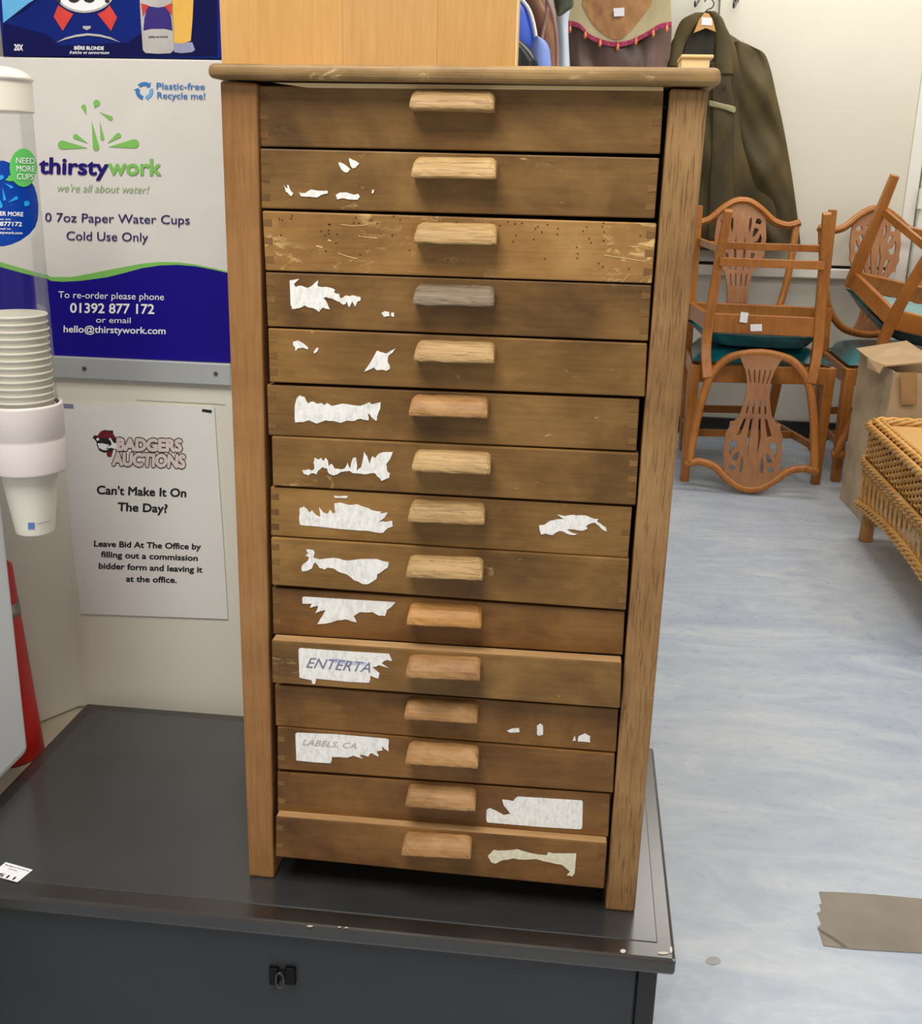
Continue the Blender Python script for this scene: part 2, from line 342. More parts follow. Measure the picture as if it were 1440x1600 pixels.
# ================================================================ SETTING
WY = 3.82
struct(MB().box((-3.2, -3.0, -.05), (4.2, WY+.2, 0)).build('floor', M['floor']))
struct(MB().box((-3.2, WY, 0), (4.2, WY+.15, 2.6)).build('wall_back', M['walllow']))
struct(MB().box((-3.2, -3.0, 2.6), (4.2, WY+.2, 2.7)).build('ceiling', M['wallp']))
struct(MB().box((-3.35, -3.0, 0), (-3.2, WY+.2, 2.6)).build('wall_left', M['wallp']))
pz = at(1240, 413, Y=WY-.03).z
px_r = at(1397, 418, Y=WY-.03).x
struct(MB().box((-3.0, WY-.034, pz), (px_r, WY, 2.55)).build('trim_1', M['wallp'], bev=.003))
struct(MB().box((-3.0, WY-.02, pz-.012), (px_r, WY, pz)).build('trim_2', M['gap']))
struct(MB().box((-3.0, WY-.045, pz-.055), (px_r+.0, WY, pz-.012)).build('trim_3', M['trim'], bev=.006))
struct(MB().box((-3.2, WY-.02, 0), (4.2, WY, .075)).build('baseboard_back', M['skirt'], bev=.003))
# white door frame at the far right with its door leaf and hinge
xa = at(1402, 300, Y=WY-.05).x
fr = struct(MB().box((px_r, WY-.04, .075), (px_r+.05, WY, 2.5)).build('trim_4', M['trim'], bev=.004))
dr = struct(MB().box((px_r+.055, WY-.07, .03), (px_r+.95, WY-.02, 2.3)).build('door_1', M['trim'], bev=.004))
MB().box((px_r+.045, WY-.085, .99), (px_r+.062, WY-.06, 1.07)).build('hinge', M['trim'], dr, bev=.002)
# ================================================================ BLACK CHEST
LZ = .321
ch = empty('storage_chest', (-.16, .15, 0), 'black chest with a flat lid carrying the wooden drawer cabinet', 'chest')
x0, x1, y0, y1 = -.5858, .2575, -.0714, .3726
MB().box((x0, y0, LZ-.019), (x1, y1, LZ)).build('lid', M['rim'], ch, bev=.004)
MB().box((x0+.019, y0+.026, LZ-.002), (x1-.018, y1-.02, LZ+.0008)).build('lid_panel', M['black'], ch, bev=.001)
MB().box((x0+.02, y0+.012, .02), (x1-.037, y1-.01, LZ-.019)).build('body', M['chestfront'], ch, bev=.003)
MB().box((x1-.037, y0+.008, .0), (x1-.017, y0+.03, LZ-.019)).build('corner_post', M['blackpaint'], ch, bev=.002)
MB().box((x0+.02, y0+.008, .0), (x0+.04, y0+.03, LZ-.019)).build('corner_post', M['blackpaint'], ch, bev=.002)
MB().box((x1-.037, y1-.03, .0), (x1-.017, y1-.008, LZ-.019)).build('corner_post', M['blackpaint'], ch, bev=.002)
lp = MB(); yf = y0+.012
for a, b in ((421, 437), (446, 463)):
    p = at(a, 1508, Y=yf); q = at(b, 1536, Y=yf); lp.box((p.x, yf-.006, q.z), (q.x, yf+.001, p.z))
p = at(434, 1514, Y=yf); q = at(448, 1530, Y=yf); lp.box((p.x, yf-.004, q.z), (q.x, yf+.001, p.z))
la = lp.build('latch', M['latch'], ch, bev=.0018)
cpt = at(437, 1532, Y=yf-.008); MB().sweep([cpt+Vector((.0045*math.cos(a), -.003*math.sin(a)*0, .010*math.sin(a))) for a in [i*math.pi/8 for i in range(16)]], (.0022, .0022), (0, 1, 0), closed=True, k=6).build('latch_ring', M['metal'], ch, smooth=True)
Zs = onZ(LZ+.0008)
st = decal('lot_sticker', [(9, 1347), (51.4, 1359), (27, 1378.6), (-15.4, 1366.6)], Zs, M['white'], ch, .0005, .0004, 'white lot sticker printed 511')
sk = (.62, -.56)
text([('511', (-4, 1368), (21, 1374.5), 7.5, .02)], Zs, M['ink'], st, lift=.0008, skew=sk)
text([('Badgers Auctions', (8, 1351.5), (45, 1361.5), 2.3, .01), ('Lot No.', (13, 1357.5), (27, 1361.3), 2.2, .01)], Zs, M['ink'], st, lift=.0008, skew=sk)
rimmap = onZ(LZ+.0002)
decals('paint_chips', [ell(484, 1447, 5, 1.4, 8), ell(530, 1448.5, 2.5, 1.2, 8), ell(541, 1449.5, 3, 1.1, 8), ell(973, 1486, 4.5, 3.2, 9), ell(1036, 1489, 9, 2.2, 10), ell(1048, 1484, 2.2, 5.5, 9)], rimmap, plain('pale_chip', lin(196, 188, 172), .6), ch, .0004, .0003)['kind'] = 'stuff'
# ================================================================ WOODEN DRAWER CABINET
cab = empty('drawer_cabinet', (0, .15, LZ+.001), 'tall narrow wooden cabinet of fifteen shallow drawers with ledge handles', 'cabinet')
H0 = onY(0)
BZ = LZ+.001
def quad(c, Y):
    return [at(*p, Y=Y) for p in c]
def post(c, Y, mt, name='post', dep=.045, cut=None):
    q = quad(c, Y)
    for i in (2, 3): q[i].z = BZ
    return MB().prism(q, (0, dep, 0)).build(name, mt, cab, bev=.0025)
LP = [(343, 126), (401, 130), (428, 1375), (388.5, 1368)]
RP = [(1047, 138), (1107, 140), (991, 1430), (945, 1420)]
post(LP, 0, M['post']); post(RP, 0, M['post_old'])
ql, qr = quad(LP, 0), quad(RP, 0)
def shifted(q, dy): return [Vector((p.x, p.y+dy, max(BZ, p.z))) for p in q]
for q, mt in ((ql, M['post']), (qr, M['post_old'])):
    q2 = shifted(q, .285)
    for i in (2, 3): q2[i].z = BZ
    MB().prism(q2, (0, .045, 0)).build('post', mt, cab, bev=.0025)
MB().prism([(ql[0].x+.004, .045, 1.17), (ql[0].x+.014, .045, 1.17), (ql[3].x+.014, .045, BZ+.03), (ql[3].x+.004, .045, BZ+.03)], (0, .24, 0)).build('side_panel', M['inner'], cab)
MB().prism([(qr[1].x-.014, .045, 1.17), (qr[1].x-.004, .045, 1.17), (qr[2].x-.004, .045, BZ+.03), (qr[2].x-.014, .045, BZ+.03)], (0, .24, 0)).build('side_panel', M['inner'], cab)
MB().prism([(ql[1].x, .318, 1.17), (qr[0].x, .318, 1.17), (qr[3].x, .318, BZ+.03), (ql[2].x, .318, BZ+.03)], (0, .008, 0)).build('back_panel', M['inner'], cab)
# top slab with rounded front edge
a = at(323, 98, Y=-.015); b = at(1127, 105, Y=-.015); c_ = at(323, 122, Y=-.015); d_ = at(1127, 134, Y=-.015)
sl = MB().prism([(a.x, -.015, a.z), (b.x, -.015, b.z), (d_.x, -.015, d_.z), (c_.x, -.015, c_.z)], (0, .36, 0)).build('top_slab', M['slab'], cab, bev=.0055, seg=4)
TOPZ = max(a.z, b.z)
# pale rail glimpsed between slab and first drawer
MB().prism(quad([(428, 129), (1036, 136), (1036, 142), (480, 137)], .004), (0, .02, 0)).build('front_rail', M['rail_pale'], cab)
D = [  # TL TR BR BL, Y, material
 ([(403, 134), (1037, 141), (1031, 241), (406, 229)], 0.006, 'drawer'),
 ([(406, 232), (1030, 247), (1022.5, 341.5), (408, 325.5)], 0.004, 'drawer'),
 ([(409.5, 329.5), (1025.5, 349), (1018, 443), (414.6, 422.7)], 0.0, 'drawer_worn'),
 ([(414.6, 425), (1017.5, 445.5), (1012, 533), (418, 510)], 0.001, 'drawer'),
 ([(418.4, 513), (1011, 537), (1007, 620), (421, 597)], 0.0, 'drawer'),
 ([(416.5, 601), (999, 624), (994, 705), (419, 680)], 0.002, 'drawer'),
 ([(424, 682), (997.5, 709), (992.5, 789.5), (426, 758.7)], -.001, 'drawer'),
 ([(422.4, 761), (987.5, 792.5), (981, 872), (423, 837)], .001, 'drawer'),
 ([(423, 840), (982.5, 874), (977.4, 953.6), (425, 914)], -.002, 'drawer'),
 ([(425, 918), (976, 956), (972.6, 1024), (426.5, 991)], .003, 'drawer_low'),
 ([(424, 1001), (971, 1036), (968, 1107), (425.5, 1067)], -.014, 'drawer'),
 ([(429, 1070), (965.8, 1108.4), (962, 1175.5), (430.4, 1134)], .002, 'drawer_low'),
 ([(433, 1136), (960.3, 1179), (957.4, 1239), (433.6, 1202)], .0, 'drawer_low'),
 ([(433, 1206), (953, 1241), (950, 1308), (433.6, 1268.5)], .001, 'drawer_low'),
 ([(431, 1275.5), (948, 1318), (943, 1389), (430.4, 1338.4)], -.010, 'drawer_low')]
HN = [(639, 771, 170, 173), (642, 774, 277, 279), (646, 775, 380, 383), (644, 771, 477, 480), (646, 771, 565, 569), (638, 761, 651, 654), (643, 765, 737, 742), (637, 756, 816, 821),
      (634, 753, 903, 908), (635, 751, 977, 983), (633, 749, 1060, 1065), (631, 745, 1125, 1132), (633, 746, 1195, 1202), (633, 742, 1262, 1269), (627, 735, 1338, 1344)]
HM = ['handle', 'handle', 'handle', 'handle_grey', 'handle', 'handle_br', 'handle', 'handle', 'handle', 'handle_or', 'handle_br', 'handle_br', 'handle_br', 'handle_br', 'handle_br']
ords = ['first', 'second', 'third', 'fourth', 'fifth', 'sixth', 'seventh', 'eighth', 'ninth', 'tenth', 'eleventh', 'twelfth', 'thirteenth', 'fourteenth', 'lowest']
drawers = []; DY = []
for i, (c, Y, mt) in enumerate(D):
    q = quad(c, Y); mb = MB().prism(q, (0, .016, 0))
    xl = max(q[0].x, q[3].x)+.001; xr = min(q[1].x, q[2].x)-.001; zb = max(q[2].z, q[3].z)+.001; zt = min(q[0].z, q[1].z)-.003
    y2 = .30
    mb.box((xl, Y+.014, zb), (xl+.008, y2, zt)).box((xr-.008, Y+.014, zb), (xr, y2, zt)).box((xl, y2-.008, zb), (xr, y2, zt)).box((xl, Y+.014, zb), (xr, y2, zb+.004))
    o = mb.build('drawer', M[mt], cab, bev=.0012)
    drawers.append(o); DY.append(Y)
    # handle: rounded ledge
    hx0, hx1, hb0, hb1 = HN[i]; yo = Y-.020
    A = at(hx0, hb0, Y=yo); B = at(hx1, hb1, Y=yo)
    prof = [(0, .0155), (-.004, .0152), (-.008, .0142), (-.012, .0122), (-.0155, .0092), (-.018, .0058), (-.0196, .0018), (-.020, -.0008), (-.0195, -.0022), (-.013, -.003), (0, -.0035)]
    hmb = MB(); rings = []; TS = [0, .012, .03, .055, .085, .16, .26, .38, .5, .62, .74, .84, .915, .945, .97, .988, 1]; n = len(TS); rr = random.Random(i)
    for k in range(n):
        t = TS[k]; x = A.x+(B.x-A.x)*t; z0 = A.z+(B.z-A.z)*t+.0025
        e = min(t, 1-t)*(B.x-A.x); s_ = 1 if e > .007 else .55+.45*math.sqrt(max(0, 1-(1-e/.007)**2)); xo = 0
        rings.append([Vector((x + (0.0 if 0 < k < n-1 else 0), Y+y*(.93+.07*s_)+rr.uniform(-.0003, .0003), z0+(z*s_ if z > .003 else z)+rr.uniform(-.0003, .0003))) for y, z in prof])
    vs = [p for r in rings for p in r]; K = len(prof)
    hmb.add(vs, [(a*K+j, a*K+j+1, (a+1)*K+j+1, (a+1)*K+j) for a in range(n-1) for j in range(K-1)]+[tuple(range(K)), tuple((n-1)*K+j for j in range(K-1, -1, -1))]+[(a*K, (a+1)*K, (a+1)*K+K-1, a*K+K-1) for a in range(n-1)])
    hmb.build('handle', M[HM[i]], o, bev=.0007, label='greyed worn ledge handle' if HM[i] == 'handle_grey' else None)
    if i in (10, 14): MB().prism([q[0]+Vector((.0008, .0004, 0)), q[1]+Vector((-.0008, .0004, 0)), q[1]+Vector((-.0008, .0004, .0006)), q[0]+Vector((.0008, .0004, .0006))], (0, .0145, 0)).build('worn_top_edge', M['worntop'], o, bev=.0002)
    # dovetail pins showing at both ends of the front
    nd = 3 if i < 9 else 2
    for side in (0, 1):
        if (i, side) in ((4, 1), (6, 0), (11, 0), (11, 1), (9, 1)): continue
        tt, bb = (q[0], q[3]) if side == 0 else (q[1], q[2]); wv = .0085
        for k in range(nd):
            f = (k+.62)/(nd+.25); p = tt.lerp(bb, f); hh = .0052
            sx = 1 if side == 0 else -1
            pts = [(p.x+sx*.0006, Y-.0003, p.z+hh*.5), (p.x+sx*wv, Y-.0003, p.z+hh*.62), (p.x+sx*wv, Y-.0003, p.z-hh*.62), (p.x+sx*.0006, Y-.0003, p.z-hh*.5)]
            MB().prism(pts, (0, .003, 0)).build('dovetail_pin', M['dovetail'] if (i, side) in ((0, 0), (1, 0), (14, 1), (10, 0), (7, 0)) else M['pinsoft'], o)
z1 = lambda p: zm(p, 320, 80, 3.6)
z3 = lambda p: zm(p, 400, 320, 4.235)
z4 = lambda p: zm(p, 700, 320, 4.0)
z5 = lambda p: zm(p, 400, 600, 4.235)
z6 = lambda p: zm(p, 700, 600, 4.0)
z7 = lambda p: zm(p, 380, 880, 3.076)
z8 = lambda p: zm(p, 700, 880, 2.758)
T = {1: [z1([(750,625),(778,632),(818,665),(800,683),(785,680),(765,662)]), z1([(810,603),(830,610),(868,632),(848,655),(832,660),(818,640)]), z1([(440,745),(452,765),(466,775),(462,750),(472,755),(480,780),(497,800),(490,815),(475,808),(455,790)]),
   z1([(530,790),(545,800),(565,798),(600,777),(640,785),(690,785),(690,800),(655,808),(630,822),(590,818),(540,816)]), z1([(735,808),(760,795),(800,795),(840,808),(862,802),(872,820),(860,835),(800,832),(760,828),(742,832)]), z1([(940,782),(952,778),(948,796),(938,802)])],
 3: [z3([(222,500),(285,490),(250,525),(262,545),(300,535),(340,550),(375,530),(410,500),(405,535),(440,545),(475,545),(520,560),(515,580),(550,590),(560,620),(590,600),(620,605),(650,600),(690,610),(692,630),(670,640),(655,675),(635,640),(615,680),(600,640),(585,660),(565,655),(540,640),(500,620),(460,610),(445,618),(470,650),(488,692),(440,680),(415,710),(390,690),(350,680),(320,665),(290,682),(240,690),(228,660)]),
   z3([(828,715),(850,703),(880,708),(885,735),(845,742)]), z3([(892,715),(912,712),(912,742),(895,738)])],
 4: [z3([(245,905),(280,897),(310,915),(345,945),(342,958),(310,945),(275,950),(262,968),(258,945),(245,930)]), z3([(380,975),(400,945),(414,950),(405,970),(385,985)]),
   z3([(715,1105),(745,1060),(775,1010),(800,965),(825,975),(860,985),(925,950),(905,975),(875,1000),(870,1040),(885,1070),(880,1090),(862,1100),(830,1092),(800,1095),(780,1075),(750,1090)])],
 5: [z5([(258,255),(255,190),(258,130),(268,95),(290,75),(320,85),(345,130),(375,115),(400,130),(430,125),(450,140),(470,125),(500,145),(570,130),(640,140),(690,145),(750,120),(765,135),(825,120),(822,160),(800,215),(795,245),(760,215),(740,195),(745,240),(690,230),(650,245),(600,242),(560,258),(510,245),(460,240),(400,262),(350,240),(310,252)])],
 6: [z5([(305,570),(345,565),(365,575),(385,560),(380,520),(385,487),(410,500),(430,487),(445,510),(455,487),(475,510),(480,545),(500,528),(520,560),(560,565),(585,560),(605,520),(622,560),(640,490),(660,485),(668,540),(665,575),(695,550),(715,445),(735,480),(750,530),(765,480),(790,490),(815,460),(850,450),(905,450),(885,500),(860,530),(865,570),(885,590),(880,620),(830,642),(800,610),(785,590),(740,595),(700,595),(640,590),(620,575),(560,582),(515,605),(480,590),(470,560),(440,550),(410,575),(400,600),(370,590),(345,605),(315,595)])],
 7: [z5([(515,738),(560,742),(608,742),(600,756),(520,754)]), z5([(288,925),(288,850),(290,820),(315,810),(340,830),(355,850),(370,835),(400,870),(425,880),(415,815),(445,850),(470,860),(490,830),(510,860),(525,850),(518,790),(560,785),(610,800),(670,795),(720,815),(765,835),(830,845),(820,858),(870,850),(850,885),(808,912),(860,912),(900,905),(905,940),(870,955),(840,985),(780,980),(690,970),(560,960),(400,942),(300,935)]),
   z6([(568,885),(600,880),(635,855),(680,845),(720,845),(680,815),(730,825),(770,818),(800,822),(860,822),(900,838),(940,845),(930,860),(965,885),(985,895),(995,922),(965,910),(940,885),(915,865),(880,875),(860,890),(870,905),(840,918),(790,910),(740,908),(770,928),(808,938),(780,944),(740,935),(710,920),(680,925),(650,945),(610,935),(580,940)])],
 8: [z5([(305,1240),(300,1210),(320,1185),(345,1165),(350,1145),(325,1135),(345,1120),(330,1095),(375,1098),(388,1115),(380,1150),(420,1160),(460,1155),(510,1150),(580,1165),(640,1165),(700,1158),(800,1158),(878,1180),(870,1215),(840,1235),(800,1260),(795,1290),(740,1325),(700,1322),(650,1300),(600,1260),(540,1240),(510,1220),(470,1215),(450,1228),(420,1218),(390,1180),(370,1220),(340,1235)])],
 9: [z7([(283,165),(290,160),(450,170),(732,187),(705,215),(690,225),(680,255),(650,252),(620,235),(560,235),(530,255),(545,285),(520,280),(490,270),(450,275),(400,290),(355,293),(385,245),(395,225),(345,240),(360,205),(320,215),(330,195),(285,195)])],
 10: [z7([(265,415),(272,407),(450,420),(700,435),(715,470),(690,465),(665,480),(700,505),(650,490),(620,500),(655,530),(650,555),(610,540),(605,575),(500,570),(350,555),(345,580),(330,578),(328,562),(270,550)])],
 11: [z8([(253,722),(275,712),(305,710),(308,728),(265,730)]), z8([(382,700),(395,690),(408,700),(408,740),(390,745),(382,735)]), z8([(558,768),(562,745),(590,733),(612,745),(612,772)]), z8([(535,765),(545,742),(550,765)])],
 12: [z7([(250,820),(258,814),(450,822),(690,843),(700,850),(698,905),(665,880),(670,900),(640,905),(650,930),(615,912),(600,930),(560,920),(575,940),(530,925),(500,935),(425,932),(420,962),(340,957),(255,948)])],
 13: [z8([(165,1065),(180,1055),(240,1085),(268,1080),(240,1045),(233,1018),(280,1025),(300,1005),(575,1022),(580,1030),(577,1140),(570,1147),(400,1137),(175,1118),(165,1110)]), z7([(805,1062),(832,1062),(830,1070),(808,1072)])],
 14: [z8([(170,1262),(195,1235),(230,1238),(300,1232),(340,1245),(390,1255),(425,1258),(430,1245),(470,1250),(552,1250),(545,1335),(535,1350),(510,1345),(525,1330),(490,1300),(440,1290),(380,1275),(330,1278),(280,1272),(235,1280),(205,1295),(185,1290)])]}
for i, polys in T.items():
    big = [p for p in polys if max(x for x, y in p)-min(x for x, y in p) > 9]
    sm = [p for p in polys if p not in big]; mp = onY(DY[i]); mt = M['torncream'] if i >= 14 else M['torn']
    for p in big:
        # roughen the torn outline a little
        rr = random.Random(len(p)+i); q = []
        for a, b in zip(p, p[1:]+p[:1]):
            q.append(a); L = math.hypot(b[0]-a[0], b[1]-a[1])
            if 4 < L < 26: q.append(((a[0]+b[0])/2+rr.uniform(-.8, .8), (a[1]+b[1])/2+rr.uniform(-.8, .8)))
        decal('torn_label', q, mp, mt, drawers[i], .0006, .0005, 'torn remains of a white paper label')
    if sm: decals('paper_scrap', sm, mp, mt, drawers[i], .0006, .0005)
text([('ENTERTA', (478, 1043), (578, 1051), 16)], onY(DY[10]), M['pencil'], drawers[10], 'handwriting', .0009, shear=.35)
decals('ink_smudge', [z7([(400,462),(440,455),(520,470),(590,476),(600,488),(540,490),(430,478)])], onY(DY[10]), plain('blue_smudge', lin(196, 200, 220), .8), drawers[10], .0008, .0003)
text([('LABELS. CA', (472, 1164), (556, 1170), 9)], onY(DY[12]), M['faint'], drawers[12], 'handwriting', .0009, shear=.3)
hol = z3([(155,95),(173,103),(238,72),(231,91),(485,130),(480,167),(480,190),(432,175),(456,202),(537,195),(528,252),(462,305),(645,119),(660,84),(680,122),(760,100),(802,124),(910,76),(952,100),(697,205),(900,203),(688,332),(164,201),(1323,117),(1268,364),(1015,300)])+z4([(50,110),(323,130),(375,105),(418,119),(460,115),(545,150),(560,137),(585,170),(620,125),(686,149),(682,185),(424,191),(406,230),(534,216),(604,337),(804,265),(809,305),(806,334),(865,140),(842,164),(880,212),(893,237),(963,135),(970,115),(974,171),(970,224),(940,366),(966,387),(1127,401),(1200,194)])
decals('woodworm_holes', [ell(x, y, 1.1 if (x, y) != hol[4] else 2.2, 1.2, 8) for x, y in hol], onY(DY[2]), M['hole'], drawers[2], .0003, .0004)['kind'] = 'stuff'
def stroke(pts, w): 
    a = [(x, y-w/2) for x, y in pts]; b = [(x, y+w/2) for x, y in reversed(pts)]; return a+b
decals('scratches', [stroke(z3([(560,130),(640,140),(720,135),(770,118)]), 1), stroke(z3([(675,205),(740,215),(800,222)]), 1.2), stroke(z3([(540,318),(600,340),(668,357)]), 1.2), stroke(z3([(398,273),(420,276),(440,284)]), 2.4), stroke(z3([(475,232),(495,240)]), 2.5), stroke(z4([(975,315),(1080,330),(1220,352)]), 1.1), stroke(z4([(1085,485),(1110,455),(1130,435)]), 1.2)], onY(DY[2]), M['scratch'], drawers[2], .0003, .0003)['kind'] = 'stuff'
for dx, pl in ((1, z1([(1155,490),(1185,478),(1190,483),(1165,498)])), (0, z1([(1365,545),(1378,542),(1376,560),(1368,562)]))):
    pass
# kickback bearer under the lowest drawer
MB().box((-.15, .06, BZ), (.13, .08, BZ+.02)).build('bearer', M['inner'], cab)
# ---------------------------------------------------------------- oak box on top
TZ = TOPZ+.0005
ob = empty('oak_panel', (-.09, .06, TZ), 'light oak board panel standing upright on the drawer cabinet', 'panel')
xs = [at(340, 60, Y=.05).x+.003, at(535, 60, Y=.05).x, at(683, 60, Y=.05).x, at(805, 60, Y=.05).x]
for k in range(3): MB().box((xs[k]+.00005, .05, TZ), (xs[k+1]-.00005, .072, 1.62)).build('board', M['oak'], ob, bev=.0002)
MB().box((xs[3], .0505, TZ), (xs[3]+.0018, .0715, 1.62)).build('edge_strip', M['rail_pale'], ob)
sb = empty('small_wooden_box', (.21, .09, TZ), 'small pale wooden box on the right end of the cabinet top', 'box')
p = at(1064, 86, Y=.06); q = at(1115, 86, Y=.06)
MB().box((p.x+.001, .06, TZ), (q.x-.003, .11, p.z-.002)).build('body', M['rail_pale'], sb, bev=.001)
MB().box((p.x, .058, p.z-.0025), (q.x, .112, p.z+.0005)).build('lid', M['rail_pale'], sb, bev=.001)
# ================================================================ LEFT: white unit, boxes, notice, dispenser
PZ = .29; FY = .41
c1 = at(125, 1106, Z=PZ); c2 = at(0, 1157, Z=PZ); dv = (c2-c1).normalized(); c3 = c1+dv*.5
topz = at(200, 560, Y=FY).z
un = empty('white_steel_unit', (-.45, .5, 0), 'white painted steel unit behind the black chest', 'cabinet')
foot = [(-.352, FY), (c1.x, FY), (c3.x, c3.y), (c3.x, .95), (-.352, .95)]
MB().prism([(x, y, PZ+.0003) for x, y in foot], (0, 0, topz-PZ-.0005)).build('body', M['paint'], un, bev=.006, seg=3)
MB().prism([(x+(.12 if x > -.5 else 0), y, .0) for x, y in foot[:1]+[(x, y) for x, y in ((-.55, FY+.06), (-.55, .95), (-.352, .95))]], (0, 0, .29)).build('base', M['plinth'], un)
MB().box((-.347, FY+.012, 0), (-.29, .95, topz-.03)).build('side_frame', M['paint'], un, bev=.004)
pl = empty('beige_plinth', (-.8, .2, 0), 'low beige plinth under the white steel unit and water cooler', 'plinth')
MB().prism([(-1.3, -.3, 0), (x0-.012, -.3, 0), (x0-.012, FY+.03, 0), (c1.x+.01, FY+.03, 0), (c3.x, c3.y+.03, 0), (-1.3, c3.y+.03, 0)], (0, 0, PZ)).build('plinth_block', M['plinth'], pl)
# aluminium rail with two screws
p = at(0, 554, Y=.405); zt = at(200, 561, Y=.405).z; zb = at(200, 595, Y=.405).z
al = MB().box((-.72, .402, zb), (-.352, FY-.0002, zt)).build('edging_strip', M['alu'], un, bev=.0015)
for x, y in ((132, 576), (337, 584)):
    q = at(x, y, Y=.402); MB().sweep([q+Vector((0, .001, 0)), q+Vector((0, -.0015, 0))], (.006, .006), (0, 0, 1), k=12).build('screw', M['screw'], al)
# cup carton
bz0 = zt+.0008; bz1 = at(170, 91, Y=FY).z
cb = empty('cup_carton', (-.5, .55, bz0), 'white and blue carton of paper water cups on the steel unit', 'box')
MB().box((-.70, FY, bz0), (-.325, .72, bz1)).build('carton', M['cardwhite'], cb, bev=.002)
PB = onY(FY)
w2 = lambda p: zm(p, 0, 300, 3.6)
top = [(-60, 400), (0, 417), (40, 428), (75, 436)]+w2([(285,500),(350,505),(450,500),(600,480),(700,455),(800,428),(900,413),(1000,410),(1100,418),(1200,437),(1280,455),(1340,475)])
blue = top+[(374, 567), (-45, 550)]
decal('printed_panel', blue, PB, M['navy'], cb, .0005)
gb = [(-60, 392), (0, 409), (40, 421), (75, 430)]+w2([(285,478),(400,478),(500,460),(650,430),(800,402),(900,393),(1000,395),(1100,408),(1200,428),(1280,447),(1340,470)])
decal('printed_band', gb+top[::-1], PB, M['green'], cb, .0007)
text([('Plastic-free', (244.5, 139), (319.5, 140), 10, .012), ('Recycle me!', (245.5, 153.5), (320, 155), 10, .012)], PB, M['blueink'], cb)
text([('thirsty', (61.5, 270.5), (168, 273.5), 25, .03)], PB, M['inkblue'], cb)
text([('work', (169.5, 272.5), (251, 273.5), 25, .03)], PB, M['green'], cb)
text([("we're all about water!", (89.5, 299), (233, 302), 12)], PB, M['greensoft'], cb, shear=.25)
text([('0 7oz Paper Water Cups', (70.3, 346), (296, 350.5), 14), ('Cold Use Only', (103.6, 375), (231, 377.5), 14)], PB, M['inktext'], cb, bold=.004)
text([('To re-order please phone', (91, 465.3), (256, 469), 10.5), ('01392 877 172', (109.7, 488.3), (240.5, 490.3), 15, .02), ('or email', (150, 504), (204, 505), 9), ('hello@thirstywork.com', (99.5, 519), (258.3, 522), 10.5, .016)], PB, M['white'], cb)
dl = [((350,815),25,(490,832)), ((755,808),26,(612,826)), ((425,768),14,(492,805)), ((665,762),15,(605,805)), ((540,830),18,(515,680)), ((575,778),11,(560,680)), ((622,665),12,(560,630)), ((543,580),19,(530,606)), ((470,600),13,(485,645))]
decals('splash_emblem', [zm(drop(*d), 0, 0, 3.6) for d in dl], PB, M['green'], cb, .0008)
def arrowseg(cx, cyy, r_, a0, a1, w):
    o = [(cx+(r_+w)*math.cos(a), cyy+(r_+w)*math.sin(a)) for a in [a0+(a1-a0)*i/6 for i in range(7)]]; i_ = [(cx+(r_-w)*math.cos(a), cyy+(r_-w)*math.sin(a)) for a in [a0+(a1-a0)*i/6 for i in range(7)]]
    e = a1+.34; return o+[(cx+(r_+w*2)*math.cos(a1), cyy+(r_+w*2)*math.sin(a1)), (cx+r_*math.cos(e), cyy+r_*math.sin(e)), (cx+(r_-w*1.6)*math.cos(a1), cyy+(r_-w*1.6)*math.sin(a1))]+i_[::-1]
for k, mt in enumerate((M['blueink'], M['blueink2'], M['blueink'])):
    decal('recycling_arrow', arrowseg(225.5, 142, 11, -2.4+k*2.094, -.95+k*2.094, 3), PB, mt, cb, .0008)
MB().box((-.62, FY+.12, bz1), (-.34, FY+.17, bz1+.0006)).build('parcel_tape', M['packtape'], cb)
# beer box
BX = at(4, 85, Y=FY+.0).x
bb = empty('beer_box', (-.5, .52, bz1+.001), 'dark blue printed box of beer cans on top of the cup carton', 'box')
z0b = bz1+.001
MB().box((BX, FY, z0b), (-.345, .65, z0b+.19)).build('carton', M['beer'], bb, bev=.002)
b7 = lambda p: zm(p, 0, 0, 4.235)
decals('navy_print', [b7([(20,150),(180,60),(300,-60),(20,-60)]), b7([(22,150),(300,225),(400,300),(850,280),(930,220),(1010,130),(1100,160),(1290,-60),(1436,-60),(1436,372),(22,374)])], PB, M['beerdark'], bb, .0004, .0003)
decal('light_blue_print', b7([(8,-60),(330,-60),(190,20),(22,152)]), PB, M['beerlight'], bb, .0009)
decal('oval_badge', ell(132, -14, 47.5, 34, 40), PB, M['silver'], bb, .0010)
decal('oval_badge_face', ell(132, -15, 45, 32, 40), PB, M['white'], bb, .0014)
text([('1664', (89, 3), (173, 3), 32, .02)], PB, M['ink'], bb, lift=.0018)
for rb_ in ([(385,35),(355,110),(415,205),(485,92),(440,70)], [(645,92),(735,205),(775,115),(725,35),(690,70)]): decal('red_ribbon_print', b7(rb_), PB, M['ribbon'], bb, .0008)
decal('silver_arc', b7([(370,282),(430,250),(500,230),(580,220),(660,228),(730,246),(800,282),(730,258),(660,242),(580,235),(500,245),(430,262)]), PB, M['silver'], bb, .0008)
text([('BIÈRE BLONDE', (116, 77.4), (162, 78), 5.4, .03)], PB, M['white'], bb)
text([('fraîche et savoureuse', (108.6, 84), (170.5, 84.3), 4.6, .01)], PB, M['white'], bb, shear=.3)
text([('20X', (22, 78.4), (35.5, 79), 9.5, .03)], PB, M['white'], bb)
decal('small_crest', b7([(548,172),(600,172),(600,186),(574,200),(548,186)]), PB, M['silver'], bb, .0008)
decal('can_print', b7([(922,-60),(930,120),(945,330),(962,350),(1045,356),(1130,352),(1150,330),(1142,120),(1135,-60)]), PB, M['silver'], bb, .0010)
